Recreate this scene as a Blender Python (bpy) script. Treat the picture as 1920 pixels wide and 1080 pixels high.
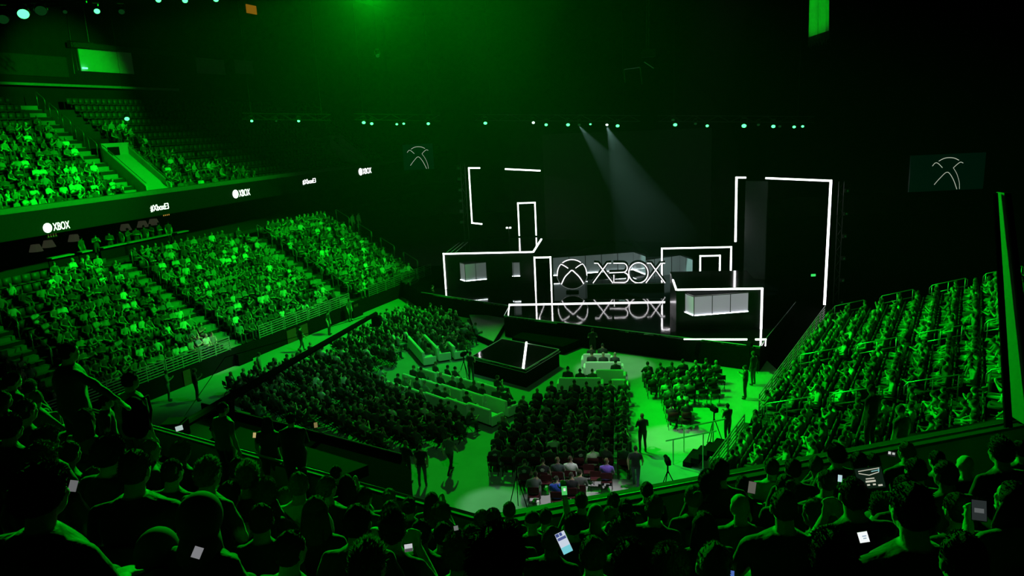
import bpy, bmesh, math, random
import numpy as np
from mathutils import Vector, Matrix
from mathutils.bvhtree import BVHTree

# ------------------------------------------------------------------ camera, world, lights, exposure
SC = bpy.context.scene
COL = SC.collection
for _o in list(bpy.data.objects):
    bpy.data.objects.remove(_o)
FPX, CAMZ = 1387.0, 13.5
PITCH, ROLL = math.radians(12.48), math.radians(2.689)
cam_d = bpy.data.cameras.new('camera')
cam_d.sensor_width = 36.0
cam_d.lens = 36.0 * FPX / 1920.0
cam_d.clip_start, cam_d.clip_end = 0.05, 400
cam = bpy.data.objects.new('camera', cam_d)
COL.objects.link(cam)
cam.matrix_world = Matrix.Translation((0, 0, CAMZ)) @ Matrix.Rotation(math.pi / 2 - PITCH, 4, 'X') @ Matrix.Rotation(-ROLL, 4, 'Z')
SC.camera = cam

world = bpy.data.worlds.new('world')
SC.world = world
world.use_nodes = True
world.node_tree.nodes['Background'].inputs[0].default_value = (0.0, 0.003, 0.0003, 1)
world.node_tree.nodes['Background'].inputs[1].default_value = 0.15
SC.view_settings.view_transform = 'Standard'
SC.view_settings.look = 'None'
SC.view_settings.gamma = 1.0
SC.view_settings.use_curve_mapping = False
SC.view_settings.exposure = 0.0
SC.cycles.use_denoising = True
SC.cycles.max_bounces = 5
SC.cycles.volume_bounces = 0
SC.cycles.sample_clamp_indirect = 4.0

GREEN = (0.0, 1.0, 0.012)
MINT = (0.10, 1.0, 0.30)
WHITE = (1.0, 0.95, 0.97)


def spot(name, loc, target, watts, angle, blend=0.6, color=GREEN, radius=0.25):
    l = bpy.data.lights.new(name, 'SPOT')
    l.energy, l.spot_size, l.spot_blend, l.color, l.shadow_soft_size = watts, math.radians(angle), blend, color, radius
    o = bpy.data.objects.new(name, l)
    COL.objects.link(o)
    o.location = loc
    o.rotation_euler = (Vector(target) - Vector(loc)).to_track_quat('-Z', 'Y').to_euler()
    return o




_f = Vector((0, math.cos(PITCH), -math.sin(PITCH)))
_r = Vector((1, 0, 0))
_u = Vector((0, math.sin(PITCH), math.cos(PITCH)))
CO = Vector((0, 0, CAMZ))


def ray(x, y):
    """direction (unit depth) through a pixel of the 1920x1080 frame"""
    a, b = x - 960.0, y - 540.0
    c, s = math.cos(ROLL), math.sin(ROLL)
    return _f + (_r * (a * c - b * s) - _u * (a * s + b * c)) / FPX


def at(x, y, z):
    d = ray(x, y)
    return CO + d * ((z - CAMZ) / d.z)


def dep(x, y, d):
    return CO + ray(x, y) * d


def px(P):
    q = Vector(P) - CO
    c = q.dot(_f)
    a, b = q.dot(_r) / c * FPX, -q.dot(_u) / c * FPX
    k, s = math.cos(ROLL), math.sin(ROLL)
    return 960 + a * k + b * s, 540 - a * s + b * k, c


def D(az):
    az = math.radians(az)
    return Vector((math.sin(az), math.cos(az), 0))


def inside(p, poly):
    x, y = p[0], p[1]
    r = False
    j = len(poly) - 1
    for i in range(len(poly)):
        (xi, yi), (xj, yj) = poly[i], poly[j]
        if (yi > y) != (yj > y) and x < (xj - xi) * (y - yi) / (yj - yi) + xi:
            r = not r
        j = i
    return r


# green wash over the stands and the floor (lamps of the trusses), white pools, rim light for our balcony
spot('wash_left_stand', (6, 44, 25), (-19, 52, 3), 66000, 58, 0.7, GREEN)
spot('wash_right_stand', (-6, 40, 25), (17, 29, 3), 85000, 50, 0.6, GREEN)
spot('wash_upper_balcony', (4, 38, 24), (-31, 46, 11.2), 80000, 30, 0.8, GREEN)
spot('wash_floor', (-3, 52, 27), (0, 34, 0), 27000, 52, 0.6, GREEN)
spot('wash_floor_left', (4, 30, 26), (-10, 42, 0), 5000, 40, 0.8, MINT)
spot('added_front_fill', (0, 6, 27), (0, 36, 0), 3000, 44, 0.8, (0.2, 1.0, 0.25))  # unseen fill added above the camera to bring out prints and shirt colours
spot('wash_near_crowd', dep(690, -30, 42), (1, 3, 10.5), 105000, 42, 0.4, GREEN)
spot('white_pool', (9, 22, 26), (2.3, 24.3, 0), 22000, 10, 0.6, WHITE)
spot('white_pool_barrier', (-2, 30, 22), at(405, 652, 1.4), 9000, 7, 0.7, (0.8, 1.0, 0.9))
spot('pool_right_aisle', (-4, 26, 24), at(1262, 822, 0), 11000, 6.0, 0.06, (0.6, 1.0, 0.62))
spot('pool_centre', (-4, 30, 24), at(1150, 690, 0), 15000, 9, 0.3, (0.5, 1.0, 0.55))
spot('beam_stage_a', dep(1086, 236, 55), dep(1150, 320, 54.5), 6000, 26, 0.12, (0.5, 1.0, 0.85), 0.05)
spot('beam_stage_b', dep(1138, 238, 55), dep(1205, 400, 54.5), 5500, 38, 0.12, (0.5, 1.0, 0.85), 0.05)
spot('upper_wall_wash', (-10, 46, 22), (-38, 62, 17), 30000, 26, 0.7, GREEN)
spot('banner_wash', (2, 40, 20), dep(1538, 20, 48), 14000, 10, 0.6, GREEN)
spot('streak_near_steps', (-2, 22, 24), at(1265, 885, 0), 7000, 7, 0.15, MINT)
spot('pool_floor_edge', (-3, 20, 24), at(922, 945, 0), 9000, 6, 0.3, (0.5, 1.0, 0.65))

# ------------------------------------------------------------------ materials
MATS = {}


def mat(name, col, rough=0.6, metal=0.0, emit=None, estr=0.0, noise=0.0, nscale=6.0, bump=0.0, bscale=40.0, spec=0.5, ior=None):
    if name in MATS:
        return MATS[name]
    m = bpy.data.materials.new(name)
    m.use_nodes = True
    nt = m.node_tree
    b = nt.nodes['Principled BSDF']
    b.inputs['Base Color'].default_value = (*col, 1)
    b.inputs['Roughness'].default_value = rough
    b.inputs['Metallic'].default_value = metal
    b.inputs['Specular IOR Level'].default_value = spec
    if ior:
        b.inputs['IOR'].default_value = ior
    if emit:
        b.inputs['Emission Color'].default_value = (*emit, 1)
        b.inputs['Emission Strength'].default_value = estr
    tc = nt.nodes.new('ShaderNodeTexCoord')
    if noise > 0:
        n = nt.nodes.new('ShaderNodeTexNoise')
        n.inputs['Scale'].default_value = nscale
        n.inputs['Detail'].default_value = 4
        nt.links.new(tc.outputs['Object'], n.inputs['Vector'])
        mx = nt.nodes.new('ShaderNodeMix')
        mx.data_type = 'RGBA'
        mx.inputs[6].default_value = (*[c * (1 - noise) for c in col], 1)
        mx.inputs[7].default_value = (*[min(1, c * (1 + noise)) for c in col], 1)
        nt.links.new(n.outputs['Fac'], mx.inputs[0])
        nt.links.new(mx.outputs[2], b.inputs['Base Color'])
    if bump > 0:
        n2 = nt.nodes.new('ShaderNodeTexNoise')
        n2.inputs['Scale'].default_value = bscale
        n2.inputs['Detail'].default_value = 3
        nt.links.new(tc.outputs['Object'], n2.inputs['Vector'])
        bp = nt.nodes.new('ShaderNodeBump')
        bp.inputs['Strength'].default_value = bump
        bp.inputs['Distance'].default_value = 0.02
        nt.links.new(n2.outputs['Fac'], bp.inputs['Height'])
        nt.links.new(bp.outputs['Normal'], b.inputs['Normal'])
    MATS[name] = m
    return m


M_floor = mat('arena_floor', (0.30, 0.31, 0.31), 0.55, noise=0.25, nscale=0.8, spec=0.3)
M_black = mat('black_paint', (0.007, 0.007, 0.008), 0.9, noise=0.3, spec=0.02)
M_blackcloth = mat('black_drape', (0.004, 0.004, 0.0045), 0.95, noise=0.3, nscale=3, spec=0.05)
M_deck = mat('gloss_deck', (0.004, 0.004, 0.005), 0.05, bump=0.09, bscale=2.6, spec=0.5, ior=2.5)
M_roof = mat('gloss_roof', (0.006, 0.006, 0.007), 0.08, bump=0.04, bscale=3.0, spec=0.5, ior=2.0)
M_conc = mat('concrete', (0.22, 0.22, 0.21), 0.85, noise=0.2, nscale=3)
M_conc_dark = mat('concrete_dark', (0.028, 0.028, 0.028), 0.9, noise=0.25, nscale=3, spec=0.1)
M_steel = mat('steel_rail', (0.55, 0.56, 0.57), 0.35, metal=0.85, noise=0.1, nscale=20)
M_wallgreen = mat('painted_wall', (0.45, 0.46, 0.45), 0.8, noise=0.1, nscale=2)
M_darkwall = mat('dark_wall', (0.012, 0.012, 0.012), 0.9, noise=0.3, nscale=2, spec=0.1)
M_led = mat('led_strip', (0.9, 0.9, 0.9), 0.4, emit=(1.0, 0.94, 0.99), estr=3.6)
M_ledthin = mat('led_thin', (0.9, 0.9, 0.9), 0.4, emit=(1.0, 0.96, 1.0), estr=3.0)
M_seat = mat('seat_plastic', (0.03, 0.035, 0.035), 0.55, noise=0.2)
M_maroon = mat('maroon_panel', (0.30, 0.03, 0.025), 0.7, noise=0.2)
M_white = mat('white_leather', (0.75, 0.75, 0.74), 0.5, noise=0.06, nscale=9)
M_lens_g = mat('lamp_lens_green', (0.2, 1, 0.4), 0.2, emit=(0.06, 1.0, 0.20), estr=4.0)
M_lens_w = mat('lamp_lens_white', (0.9, 1, 0.95), 0.2, emit=(0.75, 1.0, 0.92), estr=5.0)
M_lens_dim = mat('lamp_lens_dim', (0.05, 0.1, 0.06), 0.2, emit=(0.05, 0.7, 0.12), estr=0.035)

# ------------------------------------------------------------------ mesh helpers


def box(bm, c, size, X=Vector((1, 0, 0)), Y=Vector((0, 1, 0)), Z=Vector((0, 0, 1))):
    c = Vector(c)
    vs = []
    for k in (-1, 1):
        for j in (-1, 1):
            for i in (-1, 1):
                vs.append(bm.verts.new(c + X * (i * size[0] / 2) + Y * (j * size[1] / 2) + Z * (k * size[2] / 2)))
    for f in ((0, 2, 3, 1), (4, 5, 7, 6), (0, 1, 5, 4), (2, 6, 7, 3), (0, 4, 6, 2), (1, 3, 7, 5)):
        bm.faces.new([vs[i] for i in f])


def tube(bm, pts, r, n=8, closed=False):
    pts = [Vector(p) for p in pts]
    rs = r if isinstance(r, (list, tuple)) else [r] * len(pts)
    rings = []
    up = None
    N = len(pts)
    for i, p in enumerate(pts):
        if closed:
            t = pts[(i + 1) % N] - pts[i - 1]
        else:
            t = pts[min(i + 1, N - 1)] - pts[max(i - 1, 0)]
        t.normalize()
        if up is None:
            up = Vector((0, 0, 1)) if abs(t.z) < 0.9 else Vector((1, 0, 0))
        s = t.cross(up).normalized()
        up = s.cross(t).normalized()
        rings.append([bm.verts.new(p + (s * math.cos(a) + up * math.sin(a)) * rs[i]) for a in [2 * math.pi * k / n for k in range(n)]])
    M = N if closed else N - 1
    for i in range(M):
        A, B = rings[i], rings[(i + 1) % N]
        for k in range(n):
            bm.faces.new((A[k], A[(k + 1) % n], B[(k + 1) % n], B[k]))
    if not closed:
        bm.faces.new(rings[0][::-1])
        bm.faces.new(rings[-1])


def prism(bm, base, h):
    """base: list of Vector (counter-clockwise seen from above), extruded by vector h"""
    h = Vector(h)
    a = [bm.verts.new(Vector(p)) for p in base]
    b = [bm.verts.new(Vector(p) + h) for p in base]
    n = len(a)
    bm.faces.new(a[::-1])
    bm.faces.new(b)
    for i in range(n):
        bm.faces.new((a[i], a[(i + 1) % n], b[(i + 1) % n], b[i]))


def cyl(bm, p, q, r0, r1=None, n=12):
    tube(bm, [p, q], [r0, r0 if r1 is None else r1], n)


def to_mesh(bm, name, smooth=False):
    bmesh.ops.recalc_face_normals(bm, faces=bm.faces)
    me = bpy.data.meshes.new(name)
    bm.to_mesh(me)
    bm.free()
    if smooth:
        me.shade_smooth()
    return me


def obj(name, bm, m, parent=None, smooth=False):
    me = bm if isinstance(bm, bpy.types.Mesh) else to_mesh(bm, name, smooth)
    if m and not me.materials:
        me.materials.append(m)
    o = bpy.data.objects.new(name, me)
    COL.objects.link(o)
    if parent:
        o.parent = parent
    return o


def tag(o, label, cat, group=None, kind=None):
    o['label'] = label
    if cat:
        o['category'] = cat
    if group:
        o['group'] = group
    if kind:
        o['kind'] = kind
    return o


def thing(name, label, cat, loc=(0, 0, 0), rz=0.0, group=None):
    o = bpy.data.objects.new(name, None)
    o.empty_display_size = 0.1
    COL.objects.link(o)
    o.location = loc
    o.rotation_euler = (0, 0, rz)
    return tag(o, label, cat, group)


def struct(name, bm, m, label=None, smooth=False):
    o = obj(name, bm, m, None, smooth)
    o['kind'] = 'structure'
    if label:
        o['label'] = label
    return o


def copy_tree(o, parent=None):
    c = o.copy()
    COL.objects.link(c)
    c.parent = parent
    for ch in o.children:
        copy_tree(ch, c)
    return c


def B():
    return bmesh.new()


def b_box(c, size, X=Vector((1, 0, 0)), Y=Vector((0, 1, 0)), Z=Vector((0, 0, 1)), bev=0.0):
    bm = bmesh.new()
    box(bm, c, size, X, Y, Z)
    if bev:
        bmesh.ops.bevel(bm, geom=list(bm.edges), offset=bev, segments=2, affect='EDGES')
    return bm


def b_tube(pts, r, n=8, closed=False):
    bm = bmesh.new()
    tube(bm, pts, r, n, closed)
    return bm


ORD = ['first', 'second', 'third', 'fourth', 'fifth', 'sixth', 'seventh', 'eighth', 'ninth', 'tenth', 'eleventh', 'twelfth', 'thirteenth', 'fourteenth',
       'fifteenth', 'sixteenth', 'seventeenth', 'eighteenth', 'nineteenth', 'twentieth', 'twenty-first', 'twenty-second', 'twenty-third', 'twenty-fourth',
       'twenty-fifth', 'twenty-sixth', 'twenty-seventh', 'twenty-eighth', 'twenty-ninth', 'thirtieth', 'thirty-first', 'thirty-second', 'thirty-third', 'thirty-fourth', 'thirty-fifth', 'thirty-sixth', 'thirty-seventh', 'thirty-eighth', 'thirty-ninth', 'fortieth']
RND = random.Random(7)
# ------------------------------------------------------------------ people: one continuous surface per body
V = Vector


def ell(bm, c, r, n=16, m=10, rot=None):
    c = V(c)
    rows = []
    for i in range(m + 1):
        th = math.pi * i / m
        if i in (0, m):
            rows.append([V((0, 0, math.cos(th)))])
        else:
            rows.append([V((math.sin(th) * math.cos(2 * math.pi * k / n), math.sin(th) * math.sin(2 * math.pi * k / n), math.cos(th))) for k in range(n)])
    R = rot or Matrix.Identity(3)
    vs = [[bm.verts.new(c + R @ V((p.x * r[0], p.y * r[1], p.z * r[2]))) for p in row] for row in rows]
    for i in range(m):
        A, Bq = vs[i], vs[i + 1]
        for k in range(n):
            if len(A) == 1:
                bm.faces.new((A[0], Bq[k], Bq[(k + 1) % n]))
            elif len(Bq) == 1:
                bm.faces.new((A[k], Bq[0], A[(k + 1) % n]))
            else:
                bm.faces.new((A[k], Bq[k], Bq[(k + 1) % n], A[(k + 1) % n]))


def limb(bm, pts, rs, n=12):
    """tapered limb with round joints"""
    for i in range(len(pts) - 1):
        tube(bm, [pts[i], pts[i + 1]], [rs[i], rs[i + 1]], n)
    for p, r in zip(pts, rs):
        ell(bm, p, (r, r, r), n, 8)


def loft(bm, rings, n=18):
    """rings: (cx, cy, cz, half width, half depth)"""
    R = []
    for (x, y, z, a, b) in rings:
        R.append([bm.verts.new((x + a * math.cos(2 * math.pi * k / n), y + b * math.sin(2 * math.pi * k / n), z)) for k in range(n)])
    for i in range(len(R) - 1):
        for k in range(n):
            bm.faces.new((R[i][k], R[i][(k + 1) % n], R[i + 1][(k + 1) % n], R[i + 1][k]))
    bm.faces.new(R[0][::-1])
    bm.faces.new(R[-1])


def hand(bm, wrist, d, palm_n, side, curl=0.5, hero=True):
    """palm with four fingers and a thumb that leaves the side of the palm; d: pointing direction, palm_n: palm normal"""
    d, palm_n = V(d).normalized(), V(palm_n)
    palm_n = (palm_n - d * palm_n.dot(d)).normalized()
    s = d.cross(palm_n).normalized() * side
    w = V(wrist)
    c = w + d * 0.055
    R = Matrix((s, d, palm_n)).transposed()
    ell(bm, c, (0.043, 0.055, 0.021), 12, 8, R)
    if not hero:
        ell(bm, w + d * 0.11 + palm_n * 0.02, (0.038, 0.045, 0.022), 10, 6, R)
        return
    for k, (off, ln) in enumerate(((-0.030, 0.066), (-0.010, 0.078), (0.011, 0.073), (0.031, 0.056))):
        p = w + d * 0.095 + s * off
        a = curl
        pts = [p - d * 0.02]
        rs = [0.0105]
        for seg in range(3):
            q = pts[-1] if seg else p
            dirv = d * math.cos(a * (0.4 + seg)) + palm_n * math.sin(a * (0.4 + seg))
            if seg == 0:
                pts.append(p)
                rs.append(0.0102)
            pts.append(q + dirv * ln * (0.45, 0.32, 0.25)[seg])
            rs.append((0.0098, 0.0092, 0.0080)[seg])
        limb(bm, pts, rs, 8)
    p = w + d * 0.03 - s * 0.035
    limb(bm, [p, p - s * 0.03 + d * 0.03 + palm_n * 0.012, p - s * 0.035 + d * 0.062 + palm_n * 0.025], [0.013, 0.0115, 0.009], 8)


def head(bm, c, yaw, pitch, hero):
    c = V(c)
    R = Matrix.Rotation(yaw, 3, 'Z') @ Matrix.Rotation(-pitch, 3, 'X')
    def e(off, r, n=16, m=10):
        ell(bm, c + R @ V(off), r, n, m, R)
    e((0, -0.008, 0.018), (0.077, 0.097, 0.102))
    e((0, 0.036, -0.055), (0.060, 0.062, 0.066))
    e((0, 0.062, -0.085), (0.034, 0.034, 0.030))
    e((0, 0.07, 0.02), (0.055, 0.03, 0.045))
    e((0, 0.098, -0.022), (0.014, 0.020, 0.026), 8, 6)
    e((0, 0.096, -0.058), (0.024, 0.012, 0.010), 8, 6)
    for s in (-1, 1):
        e((0.078 * s, -0.005, -0.012), (0.012, 0.026, 0.036), 8, 6)
        e((0.032 * s, 0.082, 0.018), (0.02, 0.012, 0.008), 8, 6)
        e((0.04 * s, 0.07, -0.03), (0.022, 0.022, 0.026), 8, 6)
    return R


def build_person(name, pose, hero=False, tris=450):
    """pose: joints in metres, facing +y, floor at z = 0. Returns (mesh, head centre, head rotation)"""
    bm = B()
    hc = V(pose['head'])
    hips, chest, neck = V(pose['hips']), V(pose['chest']), V(pose['neck'])
    fat = pose.get('fat', 1.0)
    # torso rings follow hips -> chest -> neck
    rings = []
    for t, a, b in ((-0.12, 0.13, 0.10), (0.0, 0.175, 0.128), (0.18, 0.168, 0.125), (0.38, 0.158, 0.118), (0.58, 0.176, 0.125), (0.76, 0.192, 0.122), (0.88, 0.180, 0.105), (0.96, 0.125, 0.082), (1.03, 0.068, 0.064)):
        if t < 0.6:
            p = hips.lerp(chest, max(-0.2, t / 0.6))
            if t < 0:
                p = hips + (hips - chest) * 0.2
        else:
            p = chest.lerp(neck, (t - 0.6) / 0.4)
        rings.append((p.x, p.y, p.z, a * fat, b * fat))
    loft(bm, rings)
    R = head(bm, hc, pose.get('yaw', 0), pose.get('tilt', 0), hero)
    limb(bm, [neck + V((0, -0.005, -0.02)), hc + R @ V((0, -0.02, -0.07))], [0.062, 0.057], 12)
    ax = (hc - neck).normalized()
    s1 = ax.orthogonal().normalized()
    s2_ = ax.cross(s1)
    tube(bm, [neck + V((0, 0.0, -0.022)) + (s1 * math.cos(q) + s2_ * math.sin(q)) * 0.076 for q in [k * math.pi / 9 for k in range(18)]], 0.017, 6, True)
    wrists = []
    for s in (-1, 1):
        sh, el_, wr = [V(p) for p in pose['arm_r' if s > 0 else 'arm_l']]
        sh = sh + V((0, 0, -0.03))
        limb(bm, [neck.lerp(sh, 0.35) + V((0, 0, -0.03)), sh], [0.060, 0.060])
        limb(bm, [sh, sh.lerp(el_, 0.5), el_], [0.060, 0.055, 0.047])
        limb(bm, [el_, el_.lerp(wr, 0.35), wr], [0.047, 0.043, 0.029])
        hd = pose.get('hand_r' if s > 0 else 'hand_l')
        dd = hd[0] if hd else (wr - el_)
        pn = hd[1] if hd else (V((0, 0, -1)))
        cu = hd[2] if hd else 0.5
        hand(bm, wr, dd, pn, s, cu, hero)
        wrists.append((el_, wr, wr + V(dd).normalized() * 0.09))
        hp, kn, an = [V(p) for p in pose['leg_r' if s > 0 else 'leg_l']]
        limb(bm, [hp, hp.lerp(kn, 0.5), kn], [0.098 * fat, 0.082 * fat, 0.062])
        limb(bm, [kn, kn.lerp(an, 0.35), an], [0.060, 0.058, 0.042])
        fd = V(pose.get('foot', (0, 1, 0)))
        ell(bm, an + fd * 0.07 + V((0, 0, -0.035)), (0.045, 0.13, 0.045), 12, 6)
    me = to_mesh(bm, name + '_raw')
    o = bpy.data.objects.new(name + '_raw', me)
    COL.objects.link(o)
    r = o.modifiers.new('remesh', 'REMESH')
    r.mode = 'VOXEL'
    r.voxel_size = 0.0078 if hero else 0.022
    sm = o.modifiers.new('smooth', 'SMOOTH')
    sm.iterations = 3 if hero else 1
    sm.factor = 0.5
    dc = o.modifiers.new('decimate', 'DECIMATE')
    bpy.context.view_layer.update()
    dg = bpy.context.evaluated_depsgraph_get()
    # number of faces before decimation decides the ratio
    dc.show_viewport = False
    bpy.context.view_layer.update()
    n0 = len(o.evaluated_get(bpy.context.evaluated_depsgraph_get()).data.polygons) * 2
    dc.show_viewport = True
    dc.ratio = min(1.0, tris / max(1, n0))
    bpy.context.view_layer.update()
    out = bpy.data.meshes.new_from_object(o.evaluated_get(bpy.context.evaluated_depsgraph_get()))
    bpy.data.objects.remove(o)
    out.name = name
    nv = len(out.vertices)
    co = np.empty(nv * 3, 'f')
    out.vertices.foreach_get('co', co)
    co = co.reshape(-1, 3)
    if hero:  # cloth folds
        rng = np.random.RandomState(abs(hash(name)) % 1000)
        f = np.zeros(nv)
        for _ in range(5):
            k = rng.normal(size=3) * 14
            f += np.sin(co @ k + rng.rand() * 6)
        body = co[:, 2] < neck.z
        co[body] += (0.0040 * f[body])[:, None] * np.array([1, 1, 0.3])
        out.vertices.foreach_set('co', co.ravel())
    # masks: skin / hair / shirt (the rest is trousers and shoes)
    Rm = np.array(R.transposed())
    hl = (co - np.array(hc)) @ Rm.T
    dh = np.linalg.norm(hl / np.array([0.1, 0.13, 0.15]), axis=1)
    near = (dh < 1.05) & (co[:, 2] > neck.z - 0.02)
    hair = near & (hl[:, 2] > (-0.035 + 0.62 * np.clip(hl[:, 1] + 0.02, -0.05, 0.2)))
    if pose.get('bald'):
        hair &= False
    skin = near & ~hair
    skin |= (np.linalg.norm(co - np.array(neck), axis=1) < 0.075) & (co[:, 2] > neck.z + (0.012 if pose.get('long') else 0.0))
    for el_, wr, hnd in wrists:
        a, b = np.array(el_), np.array(wr)
        if pose.get('long'):
            dd = np.linalg.norm(co - np.array(hnd), axis=1) < 0.115
        else:
            ab = b - a
            t = np.clip(((co - a) @ ab) / (ab @ ab), -0.35, 1.6)
            dd = (np.linalg.norm(co - (a + t[:, None] * ab), axis=1) < 0.075) & (t > -0.34)
            dd |= np.linalg.norm(co - np.array(hnd), axis=1) < 0.11
        skin |= dd
    torso_axis = (np.array(chest) - np.array(hips))
    tt = ((co - np.array(hips)) @ torso_axis) / (torso_axis @ torso_axis)
    shirt = (tt > -0.1) & ~skin & ~hair
    ax_d = np.linalg.norm((co - np.array(hips)) - tt[:, None] * torso_axis, axis=1)
    thigh = (tt < 0.36) & ((co[:, 1] - hips.y) > 0.13) & (pose.get('seated', True))
    shirt &= ~thigh
    for el_, wr, hnd in wrists:   # sleeves belong to the shirt even over the lap
        a, b = np.array(el_), np.array(wr)
        ab = b - a
        t = np.clip(((co - a) @ ab) / (ab @ ab), 0, 1)
        shirt |= (np.linalg.norm(co - (a + t[:, None] * ab), axis=1) < 0.06) & ~skin & ~hair
    if hero:
        for s in (-1, 1):
            ey = np.linalg.norm(hl - np.array([0.033 * s, 0.088, -0.002]), axis=1) < 0.012
            hair |= ey
            skin &= ~ey
    if not hero:
        pass
    rgba = np.zeros((nv, 4), 'f')
    rgba[:, 3] = 1
    rgba[skin, 0] = 1
    rgba[hair & ~skin, 1] = 1
    rgba[shirt & ~skin & ~hair, 2] = 1
    at_ = out.color_attributes.new('mask', 'FLOAT_COLOR', 'POINT')
    at_.data.foreach_set('color', rgba.ravel())
    out.shade_smooth()
    return out, hc, R


def seated(**k):
    p = dict(hips=(0, 0.02, 0.53), chest=(0, -0.02, 0.84), neck=(0, 0.0, 1.055), head=(0, 0.045, 1.20),
             arm_l=[(-0.19, -0.01, 1.0), (-0.255, 0.02, 0.73), (-0.12, 0.24, 0.66)], arm_r=[(0.19, -0.01, 1.0), (0.255, 0.02, 0.73), (0.12, 0.24, 0.66)],
             hand_l=((0.6, 0.7, -0.1), (0, -0.2, -1), 0.5), hand_r=((-0.6, 0.7, -0.1), (0, -0.2, -1), 0.5),
             leg_l=[(-0.10, 0.04, 0.52), (-0.14, 0.46, 0.53), (-0.14, 0.46, 0.085)], leg_r=[(0.10, 0.04, 0.52), (0.14, 0.46, 0.53), (0.14, 0.46, 0.085)])
    p.update(k)
    return p


POSES = {
    'lap': seated(),
    'cross': seated(arm_l=[(-0.19, -0.01, 1.0), (-0.24, 0.06, 0.74), (0.05, 0.2, 0.80)], arm_r=[(0.19, -0.01, 1.0), (0.24, 0.06, 0.74), (-0.05, 0.22, 0.76)],
                    hand_l=((1, 0.1, 0), (0, -1, 0), 0.4), hand_r=((-1, 0.1, 0), (0, -1, 0), 0.4), leg_r=[(0.10, 0.04, 0.52), (0.02, 0.46, 0.62), (-0.12, 0.55, 0.25)], yaw=0.25, long=True),
    'lean': seated(chest=(0, 0.14, 0.80), neck=(0, 0.26, 0.985), head=(0, 0.33, 1.115), arm_l=[(-0.19, 0.24, 0.93), (-0.22, 0.38, 0.67), (-0.05, 0.56, 0.74)],
                   arm_r=[(0.19, 0.24, 0.93), (0.22, 0.38, 0.67), (0.05, 0.56, 0.74)], hand_l=((0.5, 0.5, 0.2), (0.6, -0.3, -0.3), 0.7), hand_r=((-0.5, 0.5, 0.2), (-0.6, -0.3, -0.3), 0.7)),
    'phone': seated(tilt=-0.3, arm_l=[(-0.19, -0.01, 1.0), (-0.24, 0.12, 0.76), (-0.05, 0.30, 0.90)], arm_r=[(0.19, -0.01, 1.0), (0.24, 0.12, 0.76), (0.06, 0.30, 0.90)],
                    hand_l=((0.35, 0.5, 0.6), (0.7, -0.4, 0.3), 0.75), hand_r=((-0.35, 0.5, 0.6), (-0.7, -0.4, 0.3), 0.75), yaw=-0.1),
    'chin': seated(chest=(0.02, 0.04, 0.83), neck=(0.03, 0.1, 1.03), head=(0.05, 0.16, 1.175), arm_r=[(0.2, 0.08, 0.98), (0.22, 0.28, 0.74), (0.10, 0.24, 0.99)],
                   hand_r=((-0.3, -0.2, 0.9), (-0.6, -0.6, 0.1), 0.9), yaw=0.45, leg_l=[(-0.10, 0.04, 0.52), (-0.22, 0.42, 0.54), (-0.26, 0.36, 0.085)], long=True),
    'clap': seated(arm_l=[(-0.19, -0.01, 1.0), (-0.25, 0.12, 0.80), (-0.05, 0.30, 1.0)], arm_r=[(0.19, -0.01, 1.0), (0.25, 0.12, 0.80), (0.05, 0.30, 1.0)],
                   hand_l=((0.2, 0.3, 0.9), (1, 0.1, -0.1), 0.15), hand_r=((-0.2, 0.3, 0.9), (-1, 0.1, -0.1), 0.15), yaw=-0.35),
    'up': seated(arm_r=[(0.19, 0.0, 1.03), (0.27, 0.16, 1.22), (0.22, 0.22, 1.50)], hand_r=((-0.05, 0.1, 1), (0.1, -1, 0.1), 0.55), yaw=0.1),
    'side': seated(yaw=-0.95, chest=(-0.02, 0.0, 0.84), fat=1.05, arm_l=[(-0.19, -0.01, 1.0), (-0.30, 0.10, 0.76), (-0.22, 0.33, 0.68)], long=True),
    'big': seated(fat=1.22, head=(0, 0.05, 1.215), neck=(0, 0.0, 1.06), arm_l=[(-0.22, -0.01, 1.0), (-0.31, 0.03, 0.73), (-0.14, 0.28, 0.68)], arm_r=[(0.22, -0.01, 1.0), (0.31, 0.03, 0.73), (0.14, 0.28, 0.68)]),
}


def standing(**k):
    p = dict(seated=False, hips=(0, 0, 0.93), chest=(0, -0.01, 1.24), neck=(0, 0.0, 1.46), head=(0, 0.04, 1.605),
             arm_l=[(-0.19, 0, 1.40), (-0.25, -0.02, 1.12), (-0.24, 0.06, 0.87)], arm_r=[(0.19, 0, 1.40), (0.25, -0.02, 1.12), (0.24, 0.06, 0.87)],
             hand_l=((0, 0.15, -1), (1, 0, 0), 0.4), hand_r=((0, 0.15, -1), (-1, 0, 0), 0.4),
             leg_l=[(-0.095, 0, 0.92), (-0.11, 0.02, 0.50), (-0.12, -0.03, 0.09)], leg_r=[(0.095, 0, 0.92), (0.11, 0.03, 0.50), (0.13, -0.01, 0.09)])
    p.update(k)
    return p


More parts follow.
